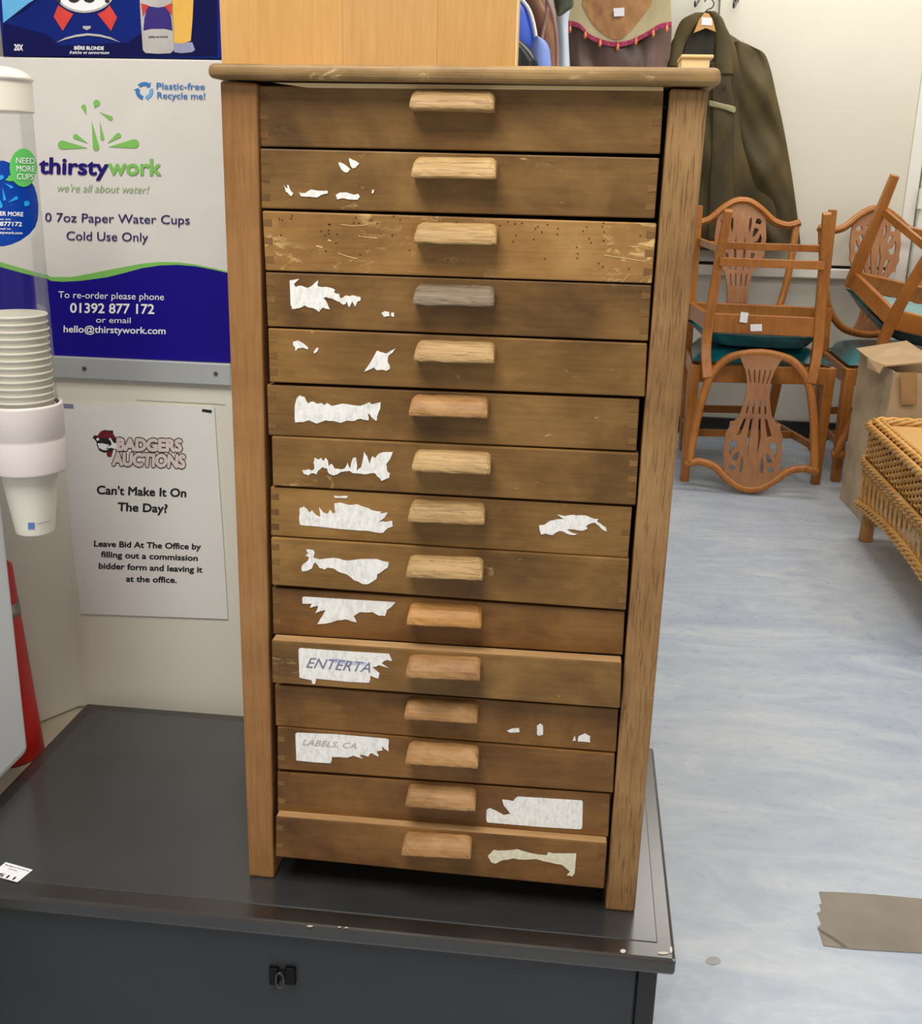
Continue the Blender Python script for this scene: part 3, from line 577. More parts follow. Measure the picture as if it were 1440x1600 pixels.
decal('can_label_print', b7([(948,202),(955,120),(975,40),(1045,50),(1110,40),(1132,120),(1140,202),(1090,190),(1000,190)]), PB, M['purple'], bb, .0014)
decals('can_ribbon_print', [b7([(932,22),(985,36),(945,108)]), b7([(1088,40),(1136,20),(1136,102)])], PB, M['ribbon'], bb, .0016)
text([('BIÈRE BLONDE', (232, 59), (262, 58.5), 2.5, .02)], PB, M['ink'], bb, lift=.0016)
decal('glass_base_print', b7([(1148,280),(1272,280),(1290,330),(1270,345),(1200,352),(1152,345)]), PB, plain('pale_glass_print', lin(150, 152, 186), .4), bb, .0010)
decal('beer_glass_print', b7([(1138,-60),(1282,-60),(1274,120),(1262,270),(1205,290),(1150,282)]), PB, M['gold'], bb, .0012)
# notice
NP = onY(FY-.0005)
no = decal('notice', [(98.6, 631), (334.7, 635.5), (340, 720), (349, 850), (356, 967.5), (126.4, 959), (112, 850), (103, 720)], NP, M['paper'], None, .0018, .0014)
tag(no, 'white paper auction notice fixed to the front of the white steel unit', 'notice')
NT = lambda x, y, l=0: NP(x, y, .0018+l)
text([('BADGERS', (183, 703), (283, 705), 18, .125), ('AUCTIONS', (176, 726), (288, 730.5), 19, .125)], NT, plain('dark_brown_ink', lin(52, 24, 28), .5), no, 'logo_outline', .0004)
text([('BADGERS', (183, 703), (283, 705), 18, .065), ('AUCTIONS', (176, 726), (288, 730.5), 19, .065)], NT, plain('logo_cream', lin(222, 208, 202), .5), no, 'logo_lettering', .0008)
n5 = lambda p: zm(p, 120, 640, 6.545)
decals('badger_emblem_dark', [n5([(160,285),(180,262),(215,268),(240,225),(280,208),(340,215),(370,212),(372,250),(400,290),(410,350),(420,390),(380,410),(340,430),(280,440),(230,420),(205,370),(200,330),(185,310)])], NT, M['ink'], no, .0003)
decals('badger_emblem_red', [n5([(200,280),(240,228),(280,212),(340,225),(390,270),(390,300),(330,290),(240,295)]), n5([(300,430),(370,420),(350,485),(310,480)])], NT, M['maroon'], no, .0006)
decals('badger_emblem_white', [n5([(210,345),(260,345),(330,360),(300,400),(320,415),(270,415),(225,390)]), n5([(325,295),(345,290),(375,340),(410,345),(415,390),(390,405),(350,390),(310,400),(320,380),(355,360),(350,330)]), n5(ell(214, 304, 16, 14, 10))], NT, M['white'], no, .0008)
text([("Can't Make It On", (151.4, 771.7), (290.3, 776.7), 13, .03), ('The Day?', (184, 798), (261, 801), 13, .03), ('Leave Bid At The Office by', (147, 853.6), (313.3, 858.6), 9, .03), ('filling out a commission', (157.8, 870.3), (308.3, 876.4), 9, .03), ('bidder form and leaving it', (154.4, 888.3), (315.6, 894.4), 9, .03), ('at the office.', (197, 908.6), (275.6, 910.6), 9, .03)], NT, M['ink'], no, lift=.0004)
decal('tape_piece', [(99, 630.5), (114, 631.5), (115, 638), (100, 637.5)], NT, M['bluegrey'], no, .0006)
decal('black_mark', [(316, 639), (331, 641), (330, 645.5), (315, 643)], NT, M['ink'], no, .0006)
# thin grey line across the steel unit just above the notice
for pts in ([(212, 624.5), (330, 630), (352, 632), (352, 633.5), (212, 626)], ):
    decal('grey_line', pts, onY(FY), plain('line_grey', lin(176, 172, 158), .6), un, .0003, .0002)
# water cooler side, cone
CB_ = .34; cl = at(49, 1176, Z=CB_)
wc = empty('water_cooler', (cl.x-.15, cl.y-.15, PZ), 'white plastic water cooler at the left edge beside the cup dispenser', 'water cooler')
MB().box((cl.x-.3, cl.y-.33, CB_), (cl.x, cl.y, 1.02)).build('casing', M['coolerp'], wc, bev=.014, seg=4)
for fx, fy_ in ((-.05, -.06), (-.25, -.06), (-.05, -.28), (-.25, -.28)): MB().lathe([(.018, 0), (.018, CB_-PZ+.004)], (cl.x+fx, cl.y+fy_, PZ), 16).build('foot', M['coolerp'], wc)
cc = (-.6545, .268, PZ)
cn = empty('traffic_cone', cc, 'small red cone with grey band behind the water cooler', 'cone')
zc = at(18, 888, Y=.268).z-PZ
R_ = lambda t: .0468*(1-t)+.0295*t
def frus(t0, t1, e=0): return [(R_(t0)+e, zc*t0), (R_(t1)+e, zc*t1)]
MB().lathe([(R_(0), 0.0005), (R_(0), .004), (R_(.03), .008)]+[(R_(t/10), zc*t/10) for t in range(1, 11)]+[(R_(1)-.004, zc+.003), (.012, zc+.004)], cc, 40).build('cone_body', M['red'], cn, smooth=True)
MB().lathe([(R_(.74), zc*.755), (R_(.74)+.0008, zc*.755), (R_(.82)+.0008, zc*.82), (R_(.82), zc*.82)], cc, 40, cap=False).build('reflective_band', M['reflect'], cn, smooth=True)
CC = lambda x, y, l=0: at(x, y, Y=.284-l)
# cup dispenser
ty = .17; c0 = at(21, 480, Y=ty); TX = c0.x; TR = .0395
zc1 = at(0, 175, Y=ty).z; ztop = at(0, 104, Y=ty).z; zcol0 = at(45, 748, Y=ty-.04).z; zcol1 = at(45, 640, Y=ty-.04).z
cd_ = empty('cup_dispenser', (TX, ty, zcol0), 'clear tube cup dispenser with white cap and collar at left edge', 'cup dispenser')
O = (TX, ty, 0)
MB().lathe([(TR, zcol0+.005), (TR, zc1+.01)], O, 64, cap=False).build('tube', M['clear'], cd_, smooth=True)
MB().lathe([(TR+.001, zc1), (TR+.002, zc1), (TR+.0022, zc1+.001), (TR+.0022, zc1+.003), (TR+.0022, ztop-.018), (TR+.0022, ztop-.0145), (TR+.004, ztop-.0135), (TR+.0035, ztop-.010), (TR-.006, ztop-.003), (TR-.018, ztop), (.004, ztop+.001)], O, 64).build('cap', M['plastic'], cd_, smooth=True)
MB().lathe([(TR+.001, zcol0+.003), (TR+.0035, zcol0), (TR+.0043, zcol0+.001), (TR+.0045, zcol0+.003), (TR+.005, (zcol0+zcol1)/2-.002), (TR+.0043, (zcol0+zcol1)/2), (TR+.0052, (zcol0+zcol1)/2+.002), (TR+.0052, zcol1-.003), (TR+.005, zcol1-.0008), (TR+.003, zcol1), (TR+.001, zcol1-.001)], O, 64, cap=False).build('collar', M['collar'], cd_, smooth=True)
MB().box((cl.x-.001, ty-.02, zcol0+.01), (TX-TR-.002, ty+.02, zcol1-.01)).build('bracket', M['collar'], cd_, bev=.003)
TC = onCyl(TX, ty, TR+.0003)
def cylpatch(name, rows, mt, par, lift, nc=12):
    pts = [[TC(xa_+(xb_-xa_)*j/nc, y, lift) for j in range(nc+1)] for y, xa_, xb_ in rows]
    return MB().grid(pts).build(name, mt, par, smooth=True)
st1 = cylpatch('blue_sticker', [(y, -38, x) for y, x in ((251,6),(256,20),(262,30),(272,40),(280,46),(292,54),(306,58),(320,60),(332,60),(343,59),(355,55),(366,46),(376,32),(382,18),(385,6))], M['stickblue'], cd_, .0006)
st2 = cylpatch('green_speech_bubble_sticker', [(262+30*math.sin(a), 37-22*math.cos(a), 37+min(22, 21)*math.cos(a)) for a in [-1.5+3.0*i/14 for i in range(15)]], M['stickgreen'], cd_, .0012)
cylpatch('bubble_tail', [(274, 14, 24), (278, 12, 26), (281, 8, 30), (283, 14, 30)], M['stickgreen'], st2, .0012, 5)
text([('NEED', (25, 255), (54, 256), 9, .01), ('MORE', (25.7, 267.5), (54, 268.5), 9, .01), ('CUPS?', (26.6, 280), (55.5, 281), 9, .01)], TC, M['white'], st2, lift=.0018)
text([('ORDER MORE', (-20, 336), (36, 338), 6.5, .03), ('01392 877172', (-32, 352), (34, 353.5), 6.5, .03)], TC, M['white'], st1, lift=.0012)
text([('call us on:', (-12, 343.5), (17, 344), 3.2, .01), ('or email us:', (-12, 358.5), (17, 359), 3.2, .01), ('hello@thirstywork.com', (-30, 364.5), (35, 366), 4.2, .02)], TC, M['white'], st1, lift=.0012)
sdl = [((225,735),22,(75,748)), ((135,690),15,(62,730)), ((38,700),12,(20,600)), ((97,600),12,(38,565)), ((14,515),18,(-5,545)), ((2,755),20,(-5,690))]
decals('splash_emblem', [zm(drop(*d), 0, 180, 5.333) for d in sdl], TC, M['skyblue'], st1, .0012, .0004)
# paper cups, nested
cz = at(50, 838, Y=ty-.02).z
CH = .093; cr0, cr1 = .0225, .0358
def cupmesh():
    return MB().lathe([(.0, .004), (cr0-.001, .004), (cr0-.0003, .0), (cr0, .0006), (cr0+(cr1-cr0)*.02, .002), (cr0+(cr1-cr0)*.5, CH*.5), (cr1-.0016, CH-.0055), (cr1-.001, CH-.0035), (cr1+.0004, CH-.0035), (cr1+.0014, CH-.0018), (cr1+.0004, CH), (cr1-.0012, CH-.001), (cr0-.0008, .006), (.0, .0062)], (0, 0, 0), 40, cap=False)
me = None; nc = 22
ORD = ['first', 'second', 'third', 'fourth', 'fifth', 'sixth', 'seventh', 'eighth', 'ninth', 'tenth', 'eleventh', 'twelfth', 'thirteenth', 'fourteenth', 'fifteenth', 'sixteenth']
for k in [0]+list(range(6, nc)):
    z = cz+.0082*k
    if me is None: me = cupmesh().mesh('paper_cup', M['cup']); [setattr(p, 'use_smooth', True) for p in me.polygons]
    o = bpy.data.objects.new('paper_cup', me); COL.objects.link(o); o.location = (TX+(random.uniform(-.0006, .0006) if k else 0), ty, z)
    WM[o] = Matrix.Translation(o.location)
    if k == 0: lab = 'white paper cup hanging lowest, sticking out below the dispenser collar'
    elif k == nc-1: lab = 'topmost white paper cup of the stack in the clear tube'
    elif k == 6: lab = 'white paper cup just above the collar, lowest visible rim in the clear tube'
    else: lab = ORD[nc-1-k]+' white paper cup rim from the top of the stack in the clear tube'
    tag(o, lab, 'paper cup', 'paper cups in the dispenser')
    if k == 0: cup0 = o
def cupmap(x, y, lift=0):
    z = 0; p = None; r = cr0
    for _ in range(6):
        p = onCyl(TX, ty, r+.0003+lift)(x, y); r = cr0+(cr1-cr0)*(p.z-cz)/CH
    return p
decal('blue_logo_square', [(43.6, 817), (54, 816.5), (54.3, 826.5), (44, 827)], cupmap, plain('cup_blue', lin(92, 134, 196), .5), cup0, .0005, .0004)
text([('hydration', (58.5, 820), (79.5, 815.5), 3.2)], cupmap, M['bluegrey'], cup0, lift=.0006)
# ================================================================ CHAIRS
def shape2d(outer, holes, ext, bev=.0):
    c = bpy.data.curves.new('s', 'CURVE'); c.dimensions = '2D'; c.fill_mode = 'BOTH'; c.extrude = ext; c.bevel_depth = bev; c.bevel_resolution = 1
    for loop in [outer]+holes:
        s = c.splines.new('POLY'); s.points.add(len(loop)-1); s.use_cyclic_u = True
        for i, p in enumerate(loop): s.points[i].co = (p[0], p[1], 0, 1)
    o = bpy.data.objects.new('s', c); COL.objects.link(o); dg = bpy.context.evaluated_depsgraph_get(); dg.update()
    me = bpy.data.meshes.new_from_object(o.evaluated_get(dg)); vs = [v.co.copy() for v in me.vertices]; fs = [tuple(p.vertices) for p in me.polygons]
    bpy.data.objects.remove(o); bpy.data.curves.remove(c); bpy.data.meshes.remove(me); return vs, fs
yb = lambda z: .232+(z-.48)*.19                       # recline of the back
half = catmull([(.0,.497),(.05,.502),(.115,.522),(.166,.578),(.190,.645),(.208,.745),(.220,.850),(.224,.905)], 4)
crest = catmull([(-.238,.912),(-.21,.903),(-.18,.900),(-.13,.915),(-.08,.955),(-.035,.982),(0,.988),(.035,.982),(.08,.955),(.13,.915),(.18,.900),(.21,.903),(.238,.912)], 4)
hoop = [(-p.x, p.y) for p in reversed(half)]+[(p.x, p.y) for p in half[1:]]
sph = [(.030,.980),(.060,.962),(.088,.940),(.098,.915),(.101,.88),(.104,.85),(.099,.815),(.101,.79),(.090,.768),(.088,.748),(.074,.745),(.056,.72),(.046,.68),(.040,.64),(.040,.60),(.050,.56),(.070,.52),(.080,.507)]
sp_out = [(x, z) for x, z in sph]+[(-x, z) for x, z in reversed(sph)]
def slit(xa, za, xb, zb, w): return [(xa-w, za), (xa, za-w*1.2), (xa+w, za), (xb+w, zb), (xb, zb+w*1.2), (xb-w, zb)]
sp_h = []
for x in (-.040, -.020, 0, .020, .040): sp_h.append(slit(x*.68, .608, x, .553, .0030)[::-1])
for x in (-.028, -.010, .010, .028): sp_h.append(slit(x, .668, x*1.2, .712, .0040))
for x in (-.042, .042): sp_h.append([(x*.85-.005, .728), (x*.85+.005, .728), (x*1.32+.009, .79), (x*1.32-.009, .797)])
for x in (-.014, .014): sp_h.append([(x-.005, .726), (x+.005, .726), (x*1.4+.006, .80), (x*1.2, .872), (x*1.4-.006, .80)])
for sx in (-1, 1):
    sp_h.append([(sx*a, b) for a, b in ((.052, .835), (.060, .815), (.074, .808), (.085, .822), (.088, .850), (.080, .870), (.074, .850), (.066, .838))])
    sp_h.append([(sx*a, b) for a, b in ((.046, .850), (.060, .856), (.074, .880), (.068, .886), (.056, .890), (.050, .875))])
    sp_h.append([(sx*a, b) for a, b in ((.036, .86), (.044, .90), (.042, .93), (.032, .92), (.030, .89))])
    sp_h.append([(sx*a, b) for a, b in ((.056, .905), (.078, .898), (.086, .912), (.072, .925), (.060, .922))])
SV, SF = shape2d(sp_out, sp_h, .005, .0015)
def make_chair(name, label, group):
    t = empty(name, (0, 0, 0), label, 'chair', group)
    cm = M['chair']
    FWd, RWd, fy, ry = .252, .19, -.20, .205
    for s in (-1, 1):
        MB().sweep([(s*FWd, fy, 0), (s*FWd, fy, .30), (s*FWd, fy, .434)], [(.030, .030), (.038, .038), (.040, .040)]).build('front_leg', cm, t, bev=.003)
        path = catmull([(s*.165, .275, 0), (s*.181, .232, .18), (s*.192, .208, .36), (s*.197, .212, .46), (s*.193, .232, .53), (s*.182, yb(.59), .598)], 4)
        MB().sweep(path, [(.030+.006*min(1, i/8), .032) for i in range(len(path))], (0, 1, 0)).build('rear_leg', cm, t, bev=.004)
        MB().sweep([(s*FWd, fy, .402), (s*RWd, ry, .402)], (.022, .060), (0, 0, 1)).build('side_rail', cm, t, bev=.003)
        MB().sweep([(s*.240, fy, .135), (s*.182, .245, .135)], (.016, .026), (0, 0, 1)).build('side_stretcher', cm, t, bev=.002)
    MB().box((-FWd, fy-.018, .372), (FWd, fy+.008, .434)).build('front_rail', cm, t, bev=.003)
    MB().box((-RWd, ry-.010, .365), (RWd, ry+.012, .434)).build('rear_rail', cm, t, bev=.003)
    MB().box((-.205, .0, .122), (.205, .022, .148)).build('cross_stretcher', cm, t, bev=.002)
    MB().box((-.180, .246, .163), (.180, .262, .193)).build('rear_stretcher', cm, t, bev=.002)
    MB().sweep([(x, yb(z), z) for x, z in hoop], (.030, .022), (0, 1, 0), k=8).build('hoop', cm, t, smooth=True)
    MB().sweep([(x, yb(z)-.002, z) for x, z in [(p.x, p.y) for p in crest]], (.030, .024), (0, 1, 0), k=8).build('crest_rail', cm, t, smooth=True)
    MB().sweep([(x, yb(z)-.013, z-.001) for x, z in [(p.x, p.y) for p in crest]], (.010, .010), (0, 1, 0), k=6).build('crest_bead', cm, t, smooth=True)
    MB().add([(v.x, yb(v.y)+.002-v.z, v.y) for v in SV], SF).build('splat', M['splat'], t)
    # cushion
    rows = []; nx, ny = 14, 12
    for lay in (1, -1):
        pass
    vs = []; fs = []
    for j in range(ny+1):
        v = j/ny; yy = fy-.008+(ry-fy+.0)*v; w = (FWd+.010)*(1-v)+(RWd-.004)*v
        for i in range(nx+1):
            u = i/nx*2-1; e = max(0, 1-abs(u)**5)*max(0, 1-abs(2*v-1)**5)
            vs.append((u*w, yy, .446+.050*e**.45)); 
    n1 = (nx+1)*(ny+1)
    for j in range(ny):
        for i in range(nx): a = j*(nx+1)+i; fs.append((a, a+1, a+nx+2, a+nx+1))
    mb = MB().add(vs, fs)
    mb.box((-RWd+.01, fy, .4445), (RWd-.01, ry-.015, .449))
    mb.build('cushion', M['teal'], t, smooth=True)
    MB().box((-RWd+.03, fy+.012, .4345), (RWd-.03, ry-.018, .444)).build('cushion_base', M['webbing'], t)
    return t
def dup(root, label):
    r = root.copy(); COL.objects.link(r); r['label'] = label; WM[r] = Matrix()
    for c in list(root.children):
        k = c.copy(); COL.objects.link(k); k.parent = r
    return r
G = 'shield back dining chairs by the back wall'
A = make_chair('dining_chair', 'upright shield back chair under the upturned chair, behind the cabinet', G)
B = dup(A, 'upturned shield back chair whose curved back hangs to the floor in front')
C = dup(A, 'upright shield back chair partly behind the cardboard box')
Dd = dup(A, 'tilted upturned chair at the right edge above the cardboard box')
A.matrix_world = Matrix.Translation((.758, 3.224, 0)) @ Matrix.Rotation(.11, 4, 'Z') @ Matrix.Diagonal((.98, 1.02, 1.02, 1))
C.matrix_world = Matrix.Translation((1.325, 3.345, 0)) @ Matrix.Rotation(.17, 4, 'Z')
B.matrix_world = Matrix.Translation((.772, 3.165, .989)) @ Matrix.Rotation(-.06, 4, 'Z') @ Matrix.Rotation(math.pi, 4, 'X') @ Matrix.Scale(.98, 4)
Dd.matrix_world = Matrix.Translation((1.473, 3.108, 1.024)) @ Euler((3.372, .196, .061)).to_matrix().to_4x4()
# lot tags on the upturned chair's rear rail
for (x, y, w, h, r_) in ((1162, 496, 6, 8, .15), (1181, 512, 9, 5.5, -.02)):
    Yt = 3.165-.2155; pts = [(x+dx*w*math.cos(r_)-dy*h*math.sin(r_), y+dx*w*math.sin(r_)+dy*h*math.cos(r_)) for dx, dy in ((-1, -1), (1, -1), (1, 1), (-1, 1))]
    mb = MB(); a = [at(px, py, Y=Yt) for px, py in pts]; mb.prism(a, (0, .001, 0))
    WM[B] = B.matrix_world.copy(); o = mb.build('lot_label', M['white'], B)
# ================================================================ CARDBOARD BOX
bx = empty('cardboard_box', (1.3, 2.71, 0), 'tall worn cardboard box beside the wicker table', 'box')
bl0 = at(1312, 778, Z=0); bf0 = Vector((1.085, 2.55, 0)); zt_ = at(1340, 545, Y=bl0.y).z
bx1 = 1.55
P4 = [(bl0.x, bl0.y), (bf0.x+.01, bf0.y), (bx1, bf0.y+.02), (bx1, bl0.y+.02)]
Q4 = [(bl0.x+.005, bl0.y), (bf0.x+.045, bf0.y+.04), (bx1, bf0.y+.05), (bx1, bl0.y+.02)]
def wallp(i, j, name, mt):
    a, b = P4[i], P4[j]; c, d = Q4[i], Q4[j]; nrm = Vector((b[1]-a[1], -(b[0]-a[0]), 0)).normalized()*.004
    rows = []; rr = random.Random(i)
    for k in range(7):
        t = k/6; row = []
        for u in range(7):
            u /= 6; lo = Vector((a[0]+(b[0]-a[0])*u, a[1]+(b[1]-a[1])*u, .001)); hi = Vector((c[0]+(d[0]-c[0])*u, c[1]+(d[1]-c[1])*u, zt_-.03*u*(name == 'left_panel')-.03*(name == 'front_panel')))
            p = lo.lerp(hi, t); p += nrm.normalized()*rr.uniform(-.002, .002)*(0 < k < 6 and 0 < u < 1); row.append(p)
        rows.append(row)
    o = MB().grid(rows).build(name, mt, bx); s = o.modifiers.new('thick', 'SOLIDIFY'); s.thickness = .005; s.offset = 0; return o
lpn = wallp(0, 1, 'left_panel', M['cartonside']); fpn = wallp(1, 2, 'front_panel', M['carton']); wallp(2, 3, 'right_panel', M['carton']); wallp(3, 0, 'back_panel', M['carton'])
zf = zt_
def flap(pts, name='flap'):
    o = MB().add(pts, [tuple(range(len(pts)))]).build(name, M['carton'], bx); s = o.modifiers.new('thick', 'SOLIDIFY'); s.thickness = .005; return o
f1 = at(1337, 544, Y=bl0.y); f2 = at(1416, 532, Y=2.86); f3 = at(1440, 548, Y=2.80); f4 = at(1500, 565, Y=2.72); f5 = at(1440, 566, Y=2.64); f6 = at(1380, 571, Y=2.60); f7 = at(1360, 562, Y=2.66)
flap([f1, f2, f3, f4, f5, f6, f7])
flap([at(1356, 560, Y=2.63), at(1382, 570, Y=2.575), at(1374, 584, Y=2.57), at(1356, 575, Y=2.62)], 'torn_flap')
mb = MB(); mb.prism([at(1406, 582, Y=2.572), at(1432, 582, Y=2.572), at(1432, 632, Y=2.568), at(1408, 632, Y=2.568)], (0, -.0015, 0)); mb.build('parcel_tape', M['packtape'], bx)
# ================================================================ WICKER TABLE
wt = empty('wicker_table', (1.35, 2.0, 0), 'golden wicker table with woven skirt at the right edge', 'table')
WX0, WX1, WY0, WY1 = 1.03, 1.75, 1.45, 2.42; HT = .375
def rope(path, r, turns_per_m=45, n=3, name='braid', closed=False):
    mb = MB(); L = [0]
    path = [Vector(p) for p in path]
    for a, b in zip(path, path[1:]): L.append(L[-1]+(b-a).length)
    N_ = max(8, int(L[-1]*turns_per_m*14)); 
    def pos(s):
        for i in range(len(L)-1):
            if s <= L[i+1] or i == len(L)-2:
                t = (s-L[i])/max(1e-9, L[i+1]-L[i]); return path[i].lerp(path[i+1], t), (path[i+1]-path[i]).normalized()
    for k in range(n):
        pts = []
        for i in range(N_+1):
            s = L[-1]*i/N_; p, t = pos(s); side = t.cross(Vector((0, 0, 1))).normalized(); up = side.cross(t); a = 2*math.pi*(s*turns_per_m/2+k/n)
            pts.append(p+side*math.cos(a)*r*.55+up*math.sin(a)*r*.55)
        mb.sweep(pts, (r*1.05, r*1.05), (.13, .2, 1), k=5)
    return mb.build(name, M['wicker'], wt, smooth=True, kind='stuff')
cor = lambda z, e=0, rad=.03: [Vector((WX0-e, WY0, z)), Vector((WX0-e, WY1-rad, z)), Vector((WX0-e+rad*.3, WY1+e-rad*.3, z)), Vector((WX0+rad, WY1+e, z)), Vector((WX1, WY1+e, z))]
rope(cor(HT-.004, .010), .0125, 17, name='rim_braid'); rope(cor(HT+.012, -.006), .011, 17, name='rim_braid'); rope(cor(HT+.010, -.026), .010, 17, name='rim_braid')
zmid = .262
rope(cor(zmid, .014), 0.0095, 19, name='middle_braid'); rope(cor(zmid-.016, .012), .008, 19, name='middle_braid')
# arched lower border: from the leg rising along each side
def arch(z0_, z1_, off):
    pts = []
    for i in range(25):
        t = i/24; y = WY1-t*(WY1-WY0); pts.append(Vector((WX0-off, y, z0_+(z1_-z0_)*math.sin(math.pi*t)**.8)))
    return pts
ar = arch(.115, .155, .008); rope(ar, .009, 19, name='arched_border'); rope([p+Vector((-.002, 0, -.014)) for p in ar], .008, 19, name='arched_border')
arb = [Vector((WX0+(WX1-WX0)*i/12, WY1+.008, .115+.045*math.sin(math.pi*i/12))) for i in range(13)]; rope(arb, .009, 19, name='arched_border')
# upper woven band: stakes and wefts
mb = MB(); nw = 9
for k in range(nw):
    z = zmid+.010+(HT-.012-zmid-.010)*(k+.5)/nw; ph = (k % 2)*math.pi
    pts = [Vector((WX0+.0045*math.sin((y-WY0)/.030*math.pi+ph), y, z)) for y in [WY0+(WY1-.01-WY0)*i/240 for i in range(241)]]
    mb.sweep(pts, (.0088, .006), (1, 0, 0), k=5)
    pts = [Vector((x, WY1-.004+.0045*math.sin((x-WX0)/.030*math.pi+ph), z)) for x in [WX0+.01+(.4)*i/100 for i in range(101)]]
    mb.sweep(pts, (.0095, .0045), (0, 1, 0), k=5)
mb.build('woven_band', M['wicker'], wt, smooth=True, kind='stuff')
mb0 = None
for i in range(int((WY1-WY0-.02)/.030)):
    y = WY1-.012-i*.030
    if mb0 is None: mb0 = MB().sweep([(0, 0, 0), (0, 0, HT-zmid-.01)], (.005, .005), (1, 0, 0), k=6).mesh('stake', M['wicker'])
    o = bpy.data.objects.new('stake', mb0); COL.objects.link(o); o.parent = wt; o.location = (WX0-1.35, y-2.0, zmid)
# open skirt of slanting spokes
sm = None
for i in range(42):
    y = WY1-.010-i*.048
    if y < WY0: break
    t = (WY1-y)/(WY1-WY0); zb_ = .115+.04*math.sin(math.pi*min(1, t))**.8
    for s in (-1, 1):
        if sm is None: sm = MB().sweep([(0, 0, 0), (0, 0, 1)], (.007, .007), (1, 0, 0), k=6).mesh('spoke', M['wicker'])
        o = bpy.data.objects.new('spoke', sm); COL.objects.link(o); o.parent = wt; h = zmid-.016-zb_
        dyy = s*.034; o.location = (WX0-1.35-.001*s, y-2.0-dyy/2, zb_); o.rotation_euler = (-math.atan2(dyy, h), 0, 0); o.scale = (1, 1, math.hypot(dyy, h))
for k in range(14):
    x = WX0+.012+k*.040; o = bpy.data.objects.new('spoke', sm); COL.objects.link(o); o.parent = wt; o.location = (x-1.35, WY1-2.0, .13); o.scale = (1, 1, zmid-.14)
MB().box((WX0+.012, WY0, HT-.006), (WX1, WY1-.012, HT+.002)).build('top_panel', M['tabletop'], wt)
MB().box((WX0+.012, WY0, zmid-.012), (WX0+.018, WY1-.02, HT-.01)).build('apron_lining', M['wickleg'], wt)
for lx, ly in ((WX0+.028, WY1-.032), (WX1-.03, WY1-.032), (WX0+.028, WY0+.03), (WX1-.03, WY0+.03)):
    MB().lathe([(.021, .0), (.0225, .003), (.0215, .01), (.021, .2), (.021, HT-.01)], (lx, ly, 0), 20).build('leg', M['wickleg'], wt, smooth=True)
# ================================================================ FLOOR TAPE
zt3 = lambda p: zm(p, 1200, 1340, 6.0)
FZ = onZ(0)
dt = decal('duct_tape_strip', zt3([(475,318),(700,325),(1000,345),(1440,385),(2100,440),(2100,960),(1440,895),(1000,870),(800,858),(517,825),(500,760),(462,655),(470,640),(500,628),(458,515),(500,500),(478,435),(505,428)]), FZ, M['duct'], None, .0010, .0009)
tag(dt, 'torn strip of grey brown duct tape stuck on the vinyl floor', 'tape')
decal('fold_line', zt3([(462,655),(520,690),(640,760),(745,838),(700,838),(600,765),(500,705)]), lambda x, y, l=0: FZ(x, y, .0010+l), plain('tape_fold', lin(92, 84, 72), .5), dt, .0003, .0002)
fd = decal('floor_dot', ell(1114, 1501, 12, 6.5, 20), FZ, plain('grey_floor_mark', lin(168, 170, 168), .5), None, .0006, .0005)
tag(fd, 'small round grey mark on the floor beside the chest', 'floor mark')
# ================================================================ CLOTHES ON THE BACK WALL
def cloth(name, rows, Y, thick, mt, par, fold=(), nx=26, sub=6, back=True, seed=0):
    """rows: (y px, x left px, x right px) top to bottom; a body of real thickness hanging at depth Y"""
    R = catmull([(a, b, c) for a, b, c in rows], sub); g = []
    ph = seed*1.7
    for ri, r in enumerate(R):
        row = []
        for j in range(nx+1):
            u = j/nx; x = r.y+(r.z-r.y)*u; d = thick*math.sqrt(max(0, 1-(2*u-1)**2))
            p0 = at(x, r.x, Y=Y)
            for (a, kx, ky, p_) in fold: d += a*math.sin(kx*p0.x+ky*p0.z+p_+ph)*min(1, 6*u*(1-u))
            p = Vector((p0.x, Y-d, p0.z)); row.append(p)
        for j in range(nx, -1, -1):
            u = j/nx; x = r.y+(r.z-r.y)*u; p0 = at(x, r.x, Y=Y); row.append(Vector((p0.x, Y+thick*.25*math.sqrt(max(0, 1-(2*u-1)**2))+.001, p0.z)))
        g.append(row)
    n = len(g[0]); vs = [p for r in g for p in r]; fs = []
    for i in range(len(g)-1):
        for j in range(n): fs.append((i*n+j, i*n+(j+1) % n, (i+1)*n+(j+1) % n, (i+1)*n+j))
    fs += [tuple(range(n-1, -1, -1)), tuple(range((len(g)-1)*n, len(g)*n))]
    return MB().add(vs, fs).build(name, mt, par, smooth=True)
CY = WY-.085
ct = empty('olive_coat', tuple(at(1150, 392, Y=CY)), 'olive green waxed coat hanging on the wall above the chairs', 'coat')
fl = [(.009, 26, 3, 0), (.006, 11, 16, 1), (.004, 44, 26, 2)]
cloth('body', [(40,1072,1120),(60,1052,1150),(74,1047,1172),(84,1045,1188),(110,1042,1200),(150,1045,1209),(200,1050,1221),(260,1048,1231),(320,1046,1240),(360,1046,1244),(390,1050,1246)], CY, .045, M['coat'], ct, fl)
cloth('sleeve', [(66,1146,1160),(74,1143,1178),(84,1142,1194),(110,1143,1204),(150,1146,1213),(190,1150,1222),(250,1158,1233),(310,1168,1242),(360,1182,1248),(390,1194,1251)], CY-.022, .030, M['coat'], ct, [(.010, 17, 25, 0), (.007, 34, -16, 1), (.004, 60, 44, 2)], seed=2)
cloth('collar_left', [(20,1085,1108),(30,1066,1104),(45,1057,1086),(65,1051,1072),(85,1046,1066),(105,1042,1064)], CY-.054, .015, M['coat'], ct, [(.002, 30, 30, 0)])
cloth('collar_right', [(18,1100,1118),(28,1108,1128),(42,1114,1134),(60,1116,1142),(85,1115,1144),(105,1113,1146),(116,1116,1146)], CY-.054, .016, M['coat'], ct, [(.002, 30, 30, 1)])
